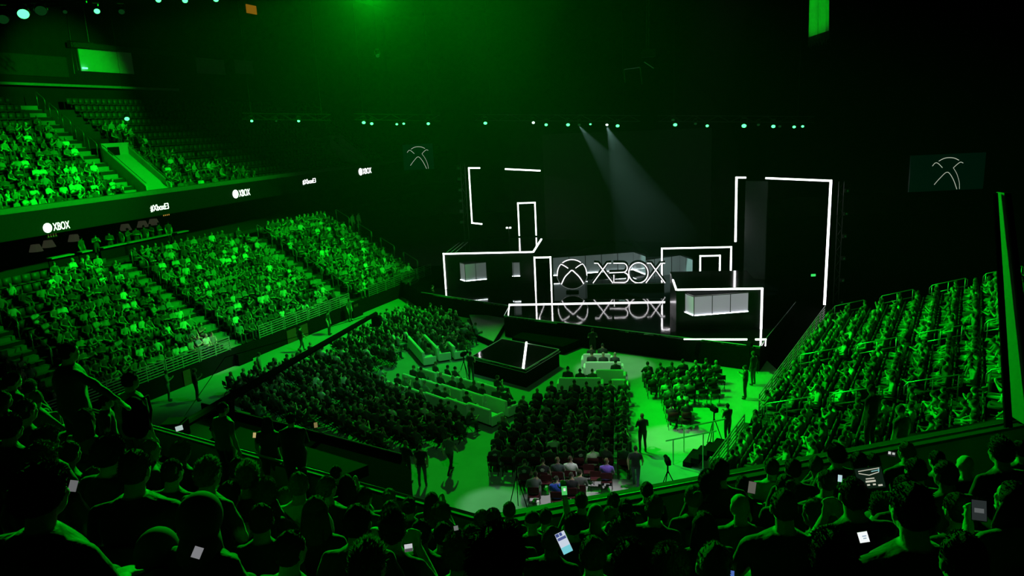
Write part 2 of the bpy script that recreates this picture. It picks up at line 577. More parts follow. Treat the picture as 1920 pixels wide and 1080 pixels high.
STAND = {
    'stand': standing(),
    'stand_folded': standing(arm_l=[(-0.19, 0, 1.40), (-0.25, 0.06, 1.13), (0.03, 0.2, 1.18)], arm_r=[(0.19, 0, 1.40), (0.25, 0.06, 1.13), (-0.03, 0.22, 1.15)],
                             hand_l=((1, 0.1, 0), (0, -1, 0), 0.4), hand_r=((-1, 0.1, 0), (0, -1, 0), 0.4), long=True),
    'stand_point': standing(arm_r=[(0.20, 0, 1.41), (0.42, 0.10, 1.25), (0.62, 0.20, 1.08)], hand_r=((0.7, 0.3, -0.5), (0, -0.3, -1), 0.4), long=True),
    'stand_hold': standing(arm_l=[(-0.19, 0, 1.40), (-0.25, 0.06, 1.15), (-0.10, 0.28, 1.26)], arm_r=[(0.19, 0, 1.40), (0.25, 0.06, 1.15), (0.10, 0.28, 1.26)],
                           hand_l=((0.3, 0.5, 0.5), (0.7, -0.3, 0), 0.7), hand_r=((-0.3, 0.5, 0.5), (-0.7, -0.3, 0), 0.7), tilt=-0.2),
    'walk': standing(leg_l=[(-0.095, 0, 0.92), (-0.11, 0.20, 0.53), (-0.12, 0.26, 0.10)], leg_r=[(0.095, 0, 0.92), (0.11, -0.06, 0.50), (0.12, -0.34, 0.13)],
                     arm_l=[(-0.19, 0, 1.40), (-0.26, -0.10, 1.13), (-0.25, -0.06, 0.88)], arm_r=[(0.19, 0, 1.40), (0.26, 0.06, 1.13), (0.22, 0.26, 0.95)]),
}


def person_material():
    m = bpy.data.materials.new('person')
    m.use_nodes = True
    nt = m.node_tree
    b = nt.nodes['Principled BSDF']
    b.inputs['Roughness'].default_value = 0.75
    b.inputs['Specular IOR Level'].default_value = 0.25
    b.inputs['Sheen Weight'].default_value = 0.25
    b.inputs['Sheen Roughness'].default_value = 0.4
    a = nt.nodes.new('ShaderNodeAttribute')
    a.attribute_name = 'mask'
    sp = nt.nodes.new('ShaderNodeSeparateColor')
    nt.links.new(a.outputs['Color'], sp.inputs[0])
    oi = nt.nodes.new('ShaderNodeObjectInfo')
    tc = nt.nodes.new('ShaderNodeTexCoord')
    nz = nt.nodes.new('ShaderNodeTexNoise')
    nz.inputs['Scale'].default_value = 22
    nt.links.new(tc.outputs['Object'], nz.inputs['Vector'])

    def ramp(cols):
        r = nt.nodes.new('ShaderNodeValToRGB')
        r.color_ramp.interpolation = 'CONSTANT'
        els = r.color_ramp.elements
        els[0].position, els[0].color = 0, (*cols[0], 1)
        els[1].position, els[1].color = 1.0 / len(cols), (*cols[1], 1)
        for i in range(2, len(cols)):
            e = els.new(i / len(cols))
            e.color = (*cols[i], 1)
        nt.links.new(oi.outputs['Random'], r.inputs[0])
        return r.outputs[0]
    skin = ramp([(0.55, 0.36, 0.27), (0.42, 0.26, 0.18), (0.60, 0.42, 0.33), (0.20, 0.11, 0.07), (0.5, 0.32, 0.22)])
    hair = ramp([(0.02, 0.014, 0.01), (0.035, 0.02, 0.012), (0.012, 0.01, 0.01), (0.04, 0.025, 0.015), (0.09, 0.06, 0.03), (0.02, 0.016, 0.014)])
    pants = ramp([(0.012, 0.013, 0.018), (0.03, 0.032, 0.05), (0.02, 0.02, 0.02), (0.05, 0.06, 0.1)])

    def mix(fac, c1, c2):
        x = nt.nodes.new('ShaderNodeMix')
        x.data_type = 'RGBA'
        nt.links.new(fac, x.inputs[0])
        nt.links.new(c1, x.inputs[6])
        nt.links.new(c2, x.inputs[7])
        return x.outputs[2]
    c = mix(sp.outputs[2], pants, oi.outputs['Color'])
    c = mix(sp.outputs[0], c, skin)
    c = mix(sp.outputs[1], c, hair)
    nt.links.new(c, b.inputs['Base Color'])
    bp = nt.nodes.new('ShaderNodeBump')
    bp.inputs['Strength'].default_value = 0.7
    bp.inputs['Distance'].default_value = 0.01
    nt.links.new(nz.outputs['Fac'], bp.inputs['Height'])
    nt.links.new(bp.outputs['Normal'], b.inputs['Normal'])
    return m


M_person = person_material()
LOW, HERO = {}, {}
for _k, _p in POSES.items():
    if _k in ('big',):
        continue
    LOW[_k] = build_person('person_' + _k, _p, False, 460)
for _k, _p in STAND.items():
    LOW[_k] = build_person('person_' + _k, _p, False, 900)
for _k, _p in POSES.items():
    HERO[_k] = build_person('close_person_' + _k, dict(_p, bald=True), True, 6500)
for _k in ('stand_point', 'stand', 'stand_folded'):
    HERO[_k] = build_person('close_person_' + _k, dict(STAND[_k], bald=True, fat=1.28 if _k != 'stand' else 1.12), True, 6500)
for _d in (LOW, HERO):
    for _m in _d.values():
        _m[0].materials.append(M_person)


# hair, caps and hoods worn by the people near the camera
def hair_material():
    m = mat('hair', (0.02, 0.014, 0.01), 0.85, bump=0.35, bscale=110, spec=0.15)
    nt = m.node_tree
    oi = nt.nodes.new('ShaderNodeObjectInfo')
    nt.links.new(oi.outputs['Color'], nt.nodes['Principled BSDF'].inputs['Base Color'])
    return m


M_hair = hair_material()


def hair_mesh(style, seed):
    rng = random.Random(seed)
    bm = B()
    nu, nvv = 36, 20
    rx, ry, rz = {'short': (0.083, 0.104, 0.110), 'crop': (0.080, 0.100, 0.105), 'curly': (0.098, 0.118, 0.126), 'long': (0.090, 0.110, 0.114), 'bun': (0.084, 0.104, 0.110), 'top': (0.083, 0.106, 0.122)}[style]
    ph = [rng.uniform(0, 6) for _ in range(8)]
    grid = []

    def low(yf):   # lowest height of the hair for a given forwardness (-1 nape .. 1 forehead)
        return -0.075 if yf < -0.35 else (-0.075 + (yf + 0.35) / 1.35 * 0.135)
    pts_out = []
    for j in range(nvv + 1):
        row = []
        for i in range(nu):
            a = 2 * math.pi * i / nu
            yf = math.sin(a)
            zlow = low(yf)
            zz = rz + (zlow - rz) * (j / nvv) ** 0.9
            if j == 0:
                zz = rz
            k = math.sqrt(max(0.0, 1 - (max(-0.98, min(0.999, (zz - 0.0) / rz))) ** 2))
            wob = 1 + 0.035 * math.sin(5 * a + ph[0] + 9 * zz) + 0.03 * math.sin(3 * a + ph[1] + 40 * zz) + (0.04 if style == 'curly' else 0.012) * math.sin(13 * a + ph[2] + 70 * zz)
            p = V((rx * k * math.cos(a) * wob, -0.008 + ry * k * yf * wob, zz + 0.016))
            row.append(p)
        grid.append(row)
    vs = [[bm.verts.new(p) for p in row] for row in grid]
    inner = [bm.verts.new(V((p.x * 0.82, p.y * 0.82, p.z))) for p in grid[-1]]
    for j in range(nvv):
        for i in range(nu):
            bm.faces.new((vs[j][i], vs[j][(i + 1) % nu], vs[j + 1][(i + 1) % nu], vs[j + 1][i]))
    for i in range(nu):
        bm.faces.new((vs[-1][i], vs[-1][(i + 1) % nu], inner[(i + 1) % nu], inner[i]))

    def tuft(p, d, ln, w):
        d = d.normalized()
        s = d.orthogonal().normalized()
        t = d.cross(s)
        base = [bm.verts.new(p + (s * math.cos(x) + t * math.sin(x)) * w) for x in (0, 2.1, 4.2)]
        tip = bm.verts.new(p + d * ln + V((rng.uniform(-1, 1), rng.uniform(-1, 1), rng.uniform(-1, 1))) * ln * 0.25)
        for k in range(3):
            bm.faces.new((base[k], base[(k + 1) % 3], tip))
    n_t = {'short': 600, 'crop': 420, 'curly': 950, 'long': 420, 'bun': 340, 'top': 650}[style]
    for _ in range(n_t):
        j = rng.randrange(0, nvv)
        i = rng.randrange(nu)
        p = grid[j][i]
        nrm = V((p.x / rx ** 2, p.y / ry ** 2, (p.z - 0.016) / rz ** 2)).normalized()
        comb = (V((p.x * 4, -0.9, 0.0)) - nrm * V((p.x * 4, -0.9, 0.0)).dot(nrm)) if style != 'top' else V((0, 0.5, 0.5))
        d = nrm * {'short': 0.10, 'crop': 0.10, 'curly': 0.40, 'long': 0.06, 'bun': 0.06, 'top': 0.35}[style] + comb * 0.5 + V((rng.uniform(-.5, .5), rng.uniform(-.5, .5), rng.uniform(-.4, .4))) * 0.35
        tuft(p * 0.985, d, rng.uniform(0.010, 0.024) * (1.25 if style in ('curly', 'top') else 1), rng.uniform(0.003, 0.006))
    if style == 'long':
        for k in range(60):
            a = math.pi + math.pi * (k / 59.0)
            a = a + rng.uniform(-.1, .1)
            x, y = 0.088 * math.cos(a), -0.02 + 0.095 * math.sin(a)
            z1 = -0.28 + rng.uniform(-.05, .05)
            tube(bm, [V((x * .9, y * .9, 0.05)), V((x * 1.08, y * 1.05, -0.06)), V((x * 1.12 + rng.uniform(-.015, .015), y * 1.05 - 0.015, -0.16)), V((x * 1.05 + rng.uniform(-.02, .02), y - 0.03, z1))],
                 [0.014, 0.016, 0.015, 0.004], 5)
    if style == 'bun':
        ell(bm, (0, -0.10, 0.075), (0.042, 0.04, 0.042))
        for _ in range(80):
            a, b2 = rng.uniform(0, 6.28), rng.uniform(-1, 1)
            n_ = V((math.cos(a) * math.sqrt(1 - b2 * b2), math.sin(a) * math.sqrt(1 - b2 * b2), b2))
            tuft(V((0, -0.10, 0.075)) + n_ * 0.04, n_ + V((0, 0, 0.3)), 0.015, 0.005)
    return to_mesh(bm, 'hair_' + style, True)


def cap_mesh(back=False):
    bm = B()
    nu, nv_ = 28, 10
    rows = []
    for j in range(nv_ + 1):
        th = math.pi / 2 * j / nv_
        rows.append([bm.verts.new((0.09 * math.sin(th) * math.cos(2 * math.pi * i / nu), -0.008 + 0.108 * math.sin(th) * math.sin(2 * math.pi * i / nu), 0.03 + 0.105 * math.cos(th))) for i in range(nu)])
    for j in range(nv_):
        for i in range(nu):
            bm.faces.new((rows[j][i], rows[j][(i + 1) % nu], rows[j + 1][(i + 1) % nu], rows[j + 1][i]))
    bot = [bm.verts.new((v.co.x * 0.9, v.co.y * 0.9, 0.028)) for v in rows[-1]]
    for i in range(nu):
        bm.faces.new((rows[-1][i], rows[-1][(i + 1) % nu], bot[(i + 1) % nu], bot[i]))
    s = -1 if back else 1
    t, u_ = [], []
    for k in range(11):
        a = math.pi * (k / 10.0)
        t.append(V((0.085 * math.cos(a), s * (0.045 + 0.135 * math.sin(a)), 0.036 - 0.018 * math.sin(a))))
    top = [bm.verts.new(p) for p in t]
    low_ = [bm.verts.new(p - V((0, 0, 0.006))) for p in t]
    bm.faces.new(top)
    bm.faces.new(low_[::-1])
    for k in range(10):
        bm.faces.new((top[k], top[k + 1], low_[k + 1], low_[k]))
    ell(bm, (0, -0.008, 0.136), (0.008, 0.008, 0.006), 8, 6)
    return to_mesh(bm, 'cap', True)


def hood_mesh():
    bm = B()
    ell(bm, (0, -0.02, 0.012), (0.104, 0.125, 0.132), 24, 14)
    limb(bm, [V((0, -0.03, -0.07)), V((0, -0.05, -0.17))], [0.095, 0.115], 18)
    return to_mesh(bm, 'hood', True)


HAIR = {'short': hair_mesh('short', 1), 'crop': hair_mesh('crop', 2), 'curly': hair_mesh('curly', 3), 'long': hair_mesh('long', 4), 'bun': hair_mesh('bun', 5), 'top': hair_mesh('top', 6)}
CAP, HOOD = cap_mesh(), hood_mesh()
M_cap = mat('cap_cloth', (0.035, 0.035, 0.035), 0.85, noise=0.2, nscale=30)
for _m in HAIR.values():
    _m.materials.append(M_hair)
CAP.materials.append(M_cap)
HOOD.materials.append(M_cap)

# lines of print on the back of a crew shirt, laid on the surface of the body


def print_mesh(body):
    me = body
    co = [v.co.copy() for v in me.vertices]
    tree = BVHTree.FromPolygons(co, [list(p.vertices) for p in me.polygons])
    bm = B()
    for z, wd in ((0.965, 0.09), (0.935, 0.17), (0.905, 0.15), (0.875, 0.12)):
        prev = None
        for k in range(9):
            x = -wd / 2 + wd * k / 8
            pair = []
            for dz in (0, -0.012):
                hit = tree.ray_cast(V((x, -1, z + dz)), V((0, 1, 0)))
                y = hit[0].y - 0.004 if hit[0] else -0.14
                pair.append(bm.verts.new((x, y, z + dz)))
            if prev:
                bm.faces.new((prev[0], pair[0], pair[1], prev[1]))
            prev = pair
    return to_mesh(bm, 'shirt_print')


PRINT = print_mesh(LOW['lap'][0])
PRINT.materials.append(mat('print_white', (0.7, 0.72, 0.7), 0.7, noise=0.3, nscale=60))


def low_person(kind, loc, rz, shirt, label, group, scale=1.0, printed=False):
    o = bpy.data.objects.new('person', LOW[kind][0])
    COL.objects.link(o)
    o.location, o.rotation_euler, o.scale = loc, (0, 0, rz), (scale,) * 3
    o.color = (*shirt, 1)
    tag(o, label, 'person', group)
    if printed:
        p = bpy.data.objects.new('shirt_print', PRINT)
        COL.objects.link(p)
        p.parent = o
    return o


def close_person(kind, head_at, rz, shirt, label, group, hair='short', hair_col=(0.02, 0.014, 0.01), scale=1.0, mirror=False):
    me, hc, R = HERO[kind]
    o = bpy.data.objects.new('person', me)
    COL.objects.link(o)
    sx = -scale if mirror else scale
    M = Matrix.Rotation(rz, 4, 'Z') @ Matrix.Diagonal((sx, scale, scale, 1))
    o.matrix_world = Matrix.Translation(V(head_at) - M.to_3x3() @ hc) @ M
    o.color = (*shirt, 1)
    tag(o, label, 'person', group)
    if hair != 'bald':
        nm = {'cap': 'cap', 'hood': 'hood'}.get(hair, 'hair')
        c = bpy.data.objects.new(nm, {'cap': CAP, 'hood': HOOD}.get(hair) or HAIR[hair])
        COL.objects.link(c)
        c.parent = o
        c.matrix_local = Matrix.Translation(hc) @ R.to_4x4()
        c.color = (*hair_col, 1)
    return o
# ------------------------------------------------------------------ the building
EY = Vector((0, 1, 0))
EX = Vector((1, 0, 0))
EZ = Vector((0, 0, 1))

struct('floor', b_box((0, 55, -0.1), (190, 150, 0.2)), M_floor, 'wide dark arena floor under green light')
struct('ceiling', b_box((0, 45, 30.2), (190, 170, 0.4)), M_blackcloth, 'black arena ceiling')
struct('wall_back', b_box((10, 118, 15), (170, 0.6, 30)), M_blackcloth, 'black drape wall behind the stage')
struct('wall_right', b_box((62, 45, 15), (0.6, 150, 30)), M_blackcloth, 'black wall beyond the stand')

# --- stands: local frame (t along the front, s away from the floor)


class Stand:
    def __init__(self, P, az, sgn):
        self.P, self.u = Vector(P), D(az)
        self.w = Vector((-self.u.y, self.u.x, 0)) * sgn
        self.az, self.sgn = az, sgn

    def p(self, t, s, z=0.0):
        q = self.P + self.u * t + self.w * s
        return Vector((q.x, q.y, z))

    def face(self):     # rotation of something that looks from the seats to the floor
        d = -self.w
        return math.atan2(-d.x, d.y)


def tier(name, S, t0, t1, s0, n, depth, z0, rise, m, label, zb=0.0):
    prof = [(s0, zb), (s0, z0)]
    for k in range(n):
        prof.append((s0 + (k + 1) * depth, z0 + k * rise))
        if k < n - 1:
            prof.append((s0 + (k + 1) * depth, z0 + (k + 1) * rise))
    prof.append((s0 + n * depth, zb))
    bm = B()
    a = [bm.verts.new(S.p(t0, s, z)) for s, z in prof]
    b = [bm.verts.new(S.p(t1, s, z)) for s, z in prof]
    for i in range(len(prof)):
        j = (i + 1) % len(prof)
        bm.faces.new((a[i], a[j], b[j], b[i]))
    bm.faces.new(a[::-1])
    bm.faces.new(b)
    return struct(name, bm, m, label)


STEP = {}


def aisle(S, t, wd, s0, n, depth, z0, rise, m, label, parent):
    """stair of an aisle: two risers to each row, every step a piece of its own"""
    for k in range(n):
        for h in (0, 1):
            z = z0 + k * rise + h * rise / 2 + 0.012
            th = rise / 2 + 0.02 if h else 0.05
            c = S.p(t, s0 + (k - 0.5 + 0.25 + h * 0.5) * depth, z - th / 2)
            key = ('step', round(wd, 3), round(depth, 3), round(th, 3), m.name)
            if key not in STEP:
                STEP[key] = to_mesh(b_box((0, 0, 0), (wd, depth / 2, th)), 'step')
            o = obj('step', STEP[key], m, parent)
            o.matrix_world = Matrix.Translation(c) @ Matrix.Rotation(-math.radians(S.az) + math.pi / 2, 4, 'Z')


def rail(name, label, group, pts_fn, m=None, posts=3, low=True, r=0.026):
    """hand rail over stairs: rounded top bar, lower bar and posts; pts_fn(k, h): foot point k in 0..1 lifted by h"""
    m = m or M_steel
    t = thing(name, label, 'handrail', pts_fn(0, 0), 0, group)
    loc = t.location
    a, b = pts_fn(0, 1.0) - loc, pts_fn(1, 1.0) - loc
    d = (b - a).normalized()
    obj('top_bar', b_tube([a - EZ * 0.45, a - EZ * 0.12, a + d * 0.12, b - d * 0.12, b - EZ * 0.12, b - EZ * 0.45], r, 6), m, t, True)
    if low:
        obj('lower_bar', b_tube([a - EZ * 0.45, b - EZ * 0.45], r * 0.9, 6), m, t, True)
    for i in range(posts):
        k = 0.06 + 0.88 * i / max(1, posts - 1)
        p = pts_fn(k, 0.0) - loc
        obj('post', b_tube([p, p + EZ * 0.98], r * 0.9, 6), m, t, True)
    return t


def barrier(S, t0, t1, s, z0, z1, label, group, n=6):
    t = thing('barrier', label, 'railing', S.p(t0, s, z0), 0, group)
    loc = t.location
    a, b = S.p(t0 + 0.03, s, 0) - Vector((loc.x, loc.y, 0)), S.p(t1 - 0.03, s, 0) - Vector((loc.x, loc.y, 0))
    X = (b - a).normalized()
    ln = (b - a).length
    for i in range(n):
        z = (z1 - z0) * (0.12 + 0.88 * i / (n - 1)) - 0.02
        obj('slat', b_box((a + b) / 2 + EZ * z, (ln, 0.03, 0.055), X, EZ.cross(X), EZ), M_steel, t)
    for q in (a, (a + b) / 2, b):
        obj('post', b_box(q + EZ * (z1 - z0) / 2, (0.05, 0.045, z1 - z0), X, EZ.cross(X), EZ), M_steel, t)
    return t


SL = Stand(at(345, 725, 0), 25.3, 1)          # lower stand on the left of the floor
SR = Stand(at(1535, 605, 1.3), 32.0, -1)      # lower stand on the right
SR.P.z = 0
_a, _b = at(0, 432, 9.0), at(690, 326, 9.0)
SU = Stand((_a.x, _a.y, 0), math.degrees(math.atan2((_b - _a).x, (_b - _a).y)), 1)   # balcony over the left stand

L_D, L_R, L_N = 0.84, 0.45, 11
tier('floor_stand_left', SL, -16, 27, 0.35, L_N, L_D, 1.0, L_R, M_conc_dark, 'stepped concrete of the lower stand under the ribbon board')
wl = struct('wall_stand_left', b_box(SL.p(6, 0.17, 0.5), (46, 0.35, 1.0), SL.u, SL.w, EZ), M_black, 'low black wall below the slatted barrier')
for px_, w_ in ((352, 0.5), (551, 0.9), (571, 0.7), (668, 0.5), (668, 0.1)):
    t_ = (at(px_, {352: 722, 551: 642, 571: 632, 668: 592}[px_], 0) - SL.P).dot(SL.u)
    obj('panel', b_box(SL.p(t_, -0.03, 0.45), (w_, 0.06, 0.86), SL.u, SL.w, EZ), M_maroon, wl)
for i in range(18):
    t0 = -15 + i * 2.35
    if 3.6 < t0 + 1.1 < 5.9 or 15.2 < t0 + 1.1 < 17.2:
        continue
    barrier(SL, t0, t0 + 2.3, 0.1, 1.0, 1.86, 'silver slatted barrier along the left stand, %s from the near end' % ORD[i], 'slatted barriers of the left stand')
LA = (-5.6, 4.4, 15.8, 25.7)
LW = 1.15
for i, t in enumerate(LA):
    st = struct('floor_aisle_left_%d' % (i + 1), b_box(SL.p(t, 0.0, 0.35), (LW, 0.7, 0.7), SL.u, SL.w, EZ), M_black, 'aisle stair of the left stand')
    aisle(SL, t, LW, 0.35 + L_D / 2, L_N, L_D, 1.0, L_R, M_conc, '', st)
    for k in range(4):
        s0 = 0.8 + k * 2.3
        rail('handrail', '%s rail up from the floor on aisle %s of the left stand' % (ORD[k], ['one', 'two', 'three', 'four'][i]), 'aisle rails of the left stand',
             lambda q, h, s0=s0, t=t: SL.p(t + 0.62, s0 + q * 1.5, 1.0 + (s0 - 0.35 + q * 1.5) / L_D * L_R + h), posts=2, low=False)

# right stand
R_D, R_R, R_N = 0.86, 0.285, 16
tier('floor_stand_right', SR, -22, 1.6, 0.3, R_N, R_D, 1.0, R_R, M_conc_dark, 'stepped floor of the stand beside the stage')
struct('wall_stand_right', b_box(SR.p(-10, 0.1, 0.5), (24, 0.3, 1.0), SR.u, SR.w, EZ), M_black, 'low black wall under the barrier beside the stage')
for i in range(10):
    t0 = -21.6 + i * 2.35
    if i == 2:
        continue
    barrier(SR, t0, t0 + 2.3, 0.05, 1.0, 1.9, 'silver slatted barrier of the right stand, %s from the balcony' % ORD[i], 'slatted barriers of the right stand')
RA = (0.9, -9.3, -16.2)
for i, t in enumerate(RA):
    st = struct('floor_aisle_right_%d' % (i + 1), b_box(SR.p(t, 0.0, 0.5), (1.05, 0.7, 1.0), SR.u, SR.w, EZ), M_conc_dark, 'aisle stair of the right stand')
    aisle(SR, t, 1.05, 0.3 + R_D / 2, R_N, R_D, 1.0, R_R, M_conc_dark, '', st)
    for k in range(5):
        s0 = 0.6 + k * 2.45
        rail('handrail', '%s rail up on the %s aisle of the right stand' % (ORD[k], ('far', 'middle', 'near')[i]), 'aisle rails of the right stand',
             lambda q, h, s0=s0, t=t: SR.p(t + 0.1, s0 + q * 1.75, 1.0 + (s0 - 0.3 + q * 1.75) / R_D * R_R + h), posts=3)

# upper balcony on the left with its ribbon board
U_D, U_R, U_N = 0.72, 0.56, 13
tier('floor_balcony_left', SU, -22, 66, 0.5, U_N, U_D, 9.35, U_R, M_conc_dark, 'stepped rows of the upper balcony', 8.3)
struct('wall_balcony_left', b_box(SU.p(22, 0.25, 9.2), (88, 0.42, 1.75), SU.u, SU.w, EZ), mat('ribbon_black', (0.008, 0.008, 0.008), 0.6, noise=0.2, spec=0.1), 'dark ribbon board along the balcony edge')
struct('trim_1', b_box(SU.p(22, 0.3, 9.98), (88, 0.62, 0.30), SU.u, SU.w, EZ), mat('coping', (0.09, 0.095, 0.09), 0.7, noise=0.1), 'pale coping on top of the ribbon board')
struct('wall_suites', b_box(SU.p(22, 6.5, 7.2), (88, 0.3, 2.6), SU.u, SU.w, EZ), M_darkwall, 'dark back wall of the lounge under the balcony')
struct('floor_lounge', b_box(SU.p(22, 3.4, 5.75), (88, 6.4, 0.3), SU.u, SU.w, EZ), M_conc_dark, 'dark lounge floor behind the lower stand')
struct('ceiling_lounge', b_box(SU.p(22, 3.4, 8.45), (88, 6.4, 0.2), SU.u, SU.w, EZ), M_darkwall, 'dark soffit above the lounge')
_zt = 9.35 + U_N * U_R
struct('wall_left', b_box(SU.p(22, 11.0, 15), (92, 0.4, 30), SU.u, SU.w, EZ), M_darkwall, 'dark wall behind the upper balcony')
# balcony aisle stairs
UA = []
for i, (fx, fy) in enumerate(((335, 372), (640, 318))):
    q = at(fx, fy, 9.6)
    UA.append((q - SU.P).dot(SU.u))
for i, t in enumerate(UA):
    st = struct('floor_aisle_upper_%d' % (i + 1), b_box(SU.p(t, 0.9, 9.3), (1.3, 0.8, 0.12), SU.u, SU.w, EZ), M_conc, 'aisle stair of the upper balcony')
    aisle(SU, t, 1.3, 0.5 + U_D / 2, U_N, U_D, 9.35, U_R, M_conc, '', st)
for k in range(5):
    s0 = 4.6 + k * 1.05
    rail('handrail', '%s short rail on the upper balcony stair above the sloped wall' % ORD[k], 'rails of the upper balcony stair',
         lambda q, h, s0=s0: SU.p(UA[0] + 0.72, s0 + q * 0.75, 9.35 + (s0 - 0.5 + q * 0.75) / U_D * U_R + h), posts=2, low=False)
# sloped pale wall of the stair opening in the balcony
for i, (t0, sl) in enumerate(((UA[0] + 0.9, 3.9), (UA[1] + 0.9, 3.5))):
    vm = thing('stair_opening', ('bright sloped wall of the balcony stair opening with a dark doorway', 'dim sloped wall of the balcony stair opening near the far end')[i], 'stairwell', SU.p(t0, 1.0, 9.35))
    L0 = vm.location
    def q(t, s, z):
        return SU.p(t, s, z) - L0
    for nm, tt in (('side_wall', t0), ('side_wall', t0 + 2.3)):
        bm = B()
        prism(bm, [q(tt, 0.9, 9.35), q(tt, 0.9, 10.4), q(tt, sl + 0.6, 10.4 + (sl - 0.3) * U_R / U_D + 0.1), q(tt, sl + 0.6, 9.35)], SU.u * 0.14)
        obj(nm, bm, M_wallgreen, vm)
    bm = B()
    prism(bm, [q(t0 + 0.14, 0.9, 9.85), q(t0 + 2.3, 0.9, 9.85), q(t0 + 2.3, sl + 0.5, 9.85 + (sl - 0.4) * 0.79), q(t0 + 0.14, sl + 0.5, 9.85 + (sl - 0.4) * 0.79)], EZ * 0.06)
    obj('ramp', bm, M_wallgreen, vm)
    bm = B()
    prism(bm, [q(t0, sl + 0.46, 9.35), q(t0 + 2.44, sl + 0.46, 9.35), q(t0 + 2.44, sl + 0.62, 9.35), q(t0, sl + 0.62, 9.35)], EZ * (1.1 + sl * U_R / U_D))
    obj('end_wall', bm, M_wallgreen, vm)
    obj('doorway', b_box(q(t0 + 0.95, sl + 0.44, 9.35 + sl * U_R / U_D + 0.45), (1.0, 0.06, 0.75), SU.u, SU.w, EZ), M_black, vm)
    for tt in (t0 + 0.07, t0 + 2.37):
        obj('hand_bar', b_tube([q(tt, 0.9, 10.6), q(tt, sl + 0.6, 10.6 + (sl - 0.3) * U_R / U_D + 0.1)], 0.03, 6), M_steel, vm)

# --- our own balcony: rows falling towards the floor, with parapet and rail


def head_plane(x, y):
    return max(13.3 - 0.53 * y, 12.64 - 0.35 * x - 0.5 * y)


RAIL_L0, RAIL_L1, RAIL_R1 = at(120, 760, 7.4), at(925, 986, 7.4), at(1990, 784, 7.4)
tread = []
for k in range(15):
    zk = 12.3 - 0.42 * k
    def corner(z):     # level line of the slope (floor level)
        y = (12.1 - z) / 0.53
        x = (11.44 - z - 0.5 * y) / 0.35
        return x, y
    def line(z):
        x, y = corner(z)
        xl = -22.0
        yl = (11.44 - z - 0.35 * xl) / 0.5
        return [(xl, yl), (x, y), (16.0, y)]
    tread.append((zk, line(zk + 0.21), line(zk - 0.21)))
bm = B()
for zk, a, b in tread:
    base = [Vector((*p, zk - 0.42)) for p in a] + [Vector((*p, zk - 0.42)) for p in b[::-1]]
    prism(bm, base[::-1], (0, 0, 0.36))
struct('floor_balcony_near', bm, mat('balcony_step', (0.015, 0.015, 0.015), 0.9, noise=0.2, spec=0.1), 'dark steps of the near balcony under the crowd')


def along(pts, fn):
    for i in range(len(pts) - 1):
        fn(pts[i], pts[i + 1], i)


RL = [RAIL_L0, RAIL_L1, RAIL_R1]


def parapet(a, b, i):
    X = (b - a)
    ln = X.length
    X.normalize()
    Yv = EZ.cross(X)      # towards the floor of the arena
    c = (a + b) / 2
    struct('wall_parapet_%s' % ('left', 'right')[i], b_box(Vector((c.x, c.y, 6.55)) + Yv * 0.22, (ln + 0.2, 0.16, 1.45), X, Yv, EZ), mat('parapet_panel', (0.22, 0.23, 0.22), 0.6, noise=0.15, nscale=2),
           'plain parapet panel of the near balcony')
    struct('trim_parapet_%s' % ('left', 'right')[i], b_box(Vector((c.x, c.y, 7.30)) + Yv * (0.22, 0.3)[i], (ln + 0.25, (0.14, 0.36)[i], 0.06), X, Yv, EZ), mat('parapet_cap', (0.05, 0.053, 0.05), 0.7, noise=0.1, spec=0.15),
           'flat coping of the near balcony parapet')
    r = thing('balcony_rail', 'long steel hand rail on the near balcony parapet, %s arm' % ('left', 'right')[i], 'railing', (a.x, a.y, 7.3))
    o0 = r.location
    obj('bar', b_tube([a - o0 + EZ * 0.10, b - o0 + EZ * 0.10], 0.026, 8), mat('dull_rail', (0.22, 0.22, 0.22), 0.5, metal=0.5, noise=0.1), r, True)
    n = int(ln / 1.8)
    for k in range(n):
        p = a.lerp(b, (k + 0.5) / n) - o0
        obj('bracket', b_tube([p + Yv * 0.14, p + EZ * 0.10], 0.016, 6), M_steel, r, True)


along(RL, parapet)
# ------------------------------------------------------------------ the stage
ZS = 1.4
E_ = D(98.5)         # along the fronts of the stage boxes
N_ = D(8.5)          # away from the camera


def on_plane(x, y, P, n):
    d = ray(x, y)
    return CO + d * ((Vector(P) - CO).dot(n) / d.dot(n))


deck_px = [(1425, 650), (1437, 634), (1492, 566)]
deck = [at(x, y, ZS) for x, y in deck_px]
deck += [Vector((24, 62, ZS)), Vector((-12, 66, ZS)), at(790, 548, ZS), at(955, 573, ZS), at(945, 592, ZS)]
stage = thing('stage', 'glossy black stage deck with angled front edge', 'stage', (deck[0].x, deck[0].y, 0))
bm = B()
prism(bm, [p - stage.location - EZ * 0.12 for p in deck], (0, 0, 0.12))
obj('deck', bm, M_deck, stage)
bm = B()
prism(bm, [(p - stage.location) * 1.0 - EZ * (p.z) + EZ * 0.0 for p in deck], (0, 0, ZS - 0.12))
obj('skirt', bm, M_black, stage)
M_edge = mat('edge_trim', (0.5, 0.5, 0.5), 0.4, metal=0.6, noise=0.1)
for a, b in ((7, 0), (0, 1), (1, 2), (5, 6), (6, 7)):
    p, q = deck[a] - stage.location, deck[b] - stage.location
    obj('edge_trim', b_tube([p, q], 0.022, 6), M_edge, stage)
M_dark = mat('box_panel', (0.007, 0.007, 0.008), 0.25, noise=0.3, spec=0.4)


def bar(bm, a, b, w):
    d = (b - a)
    ln = d.length
    d.normalize()
    s = Vector((0, -1, 0)) if abs(d.z) > 0.5 else EZ
    s2 = d.cross(s).normalized()
    s = s2.cross(d).normalized()
    box(bm, (a + b) / 2, (ln + w, w, w), d, s, s2)


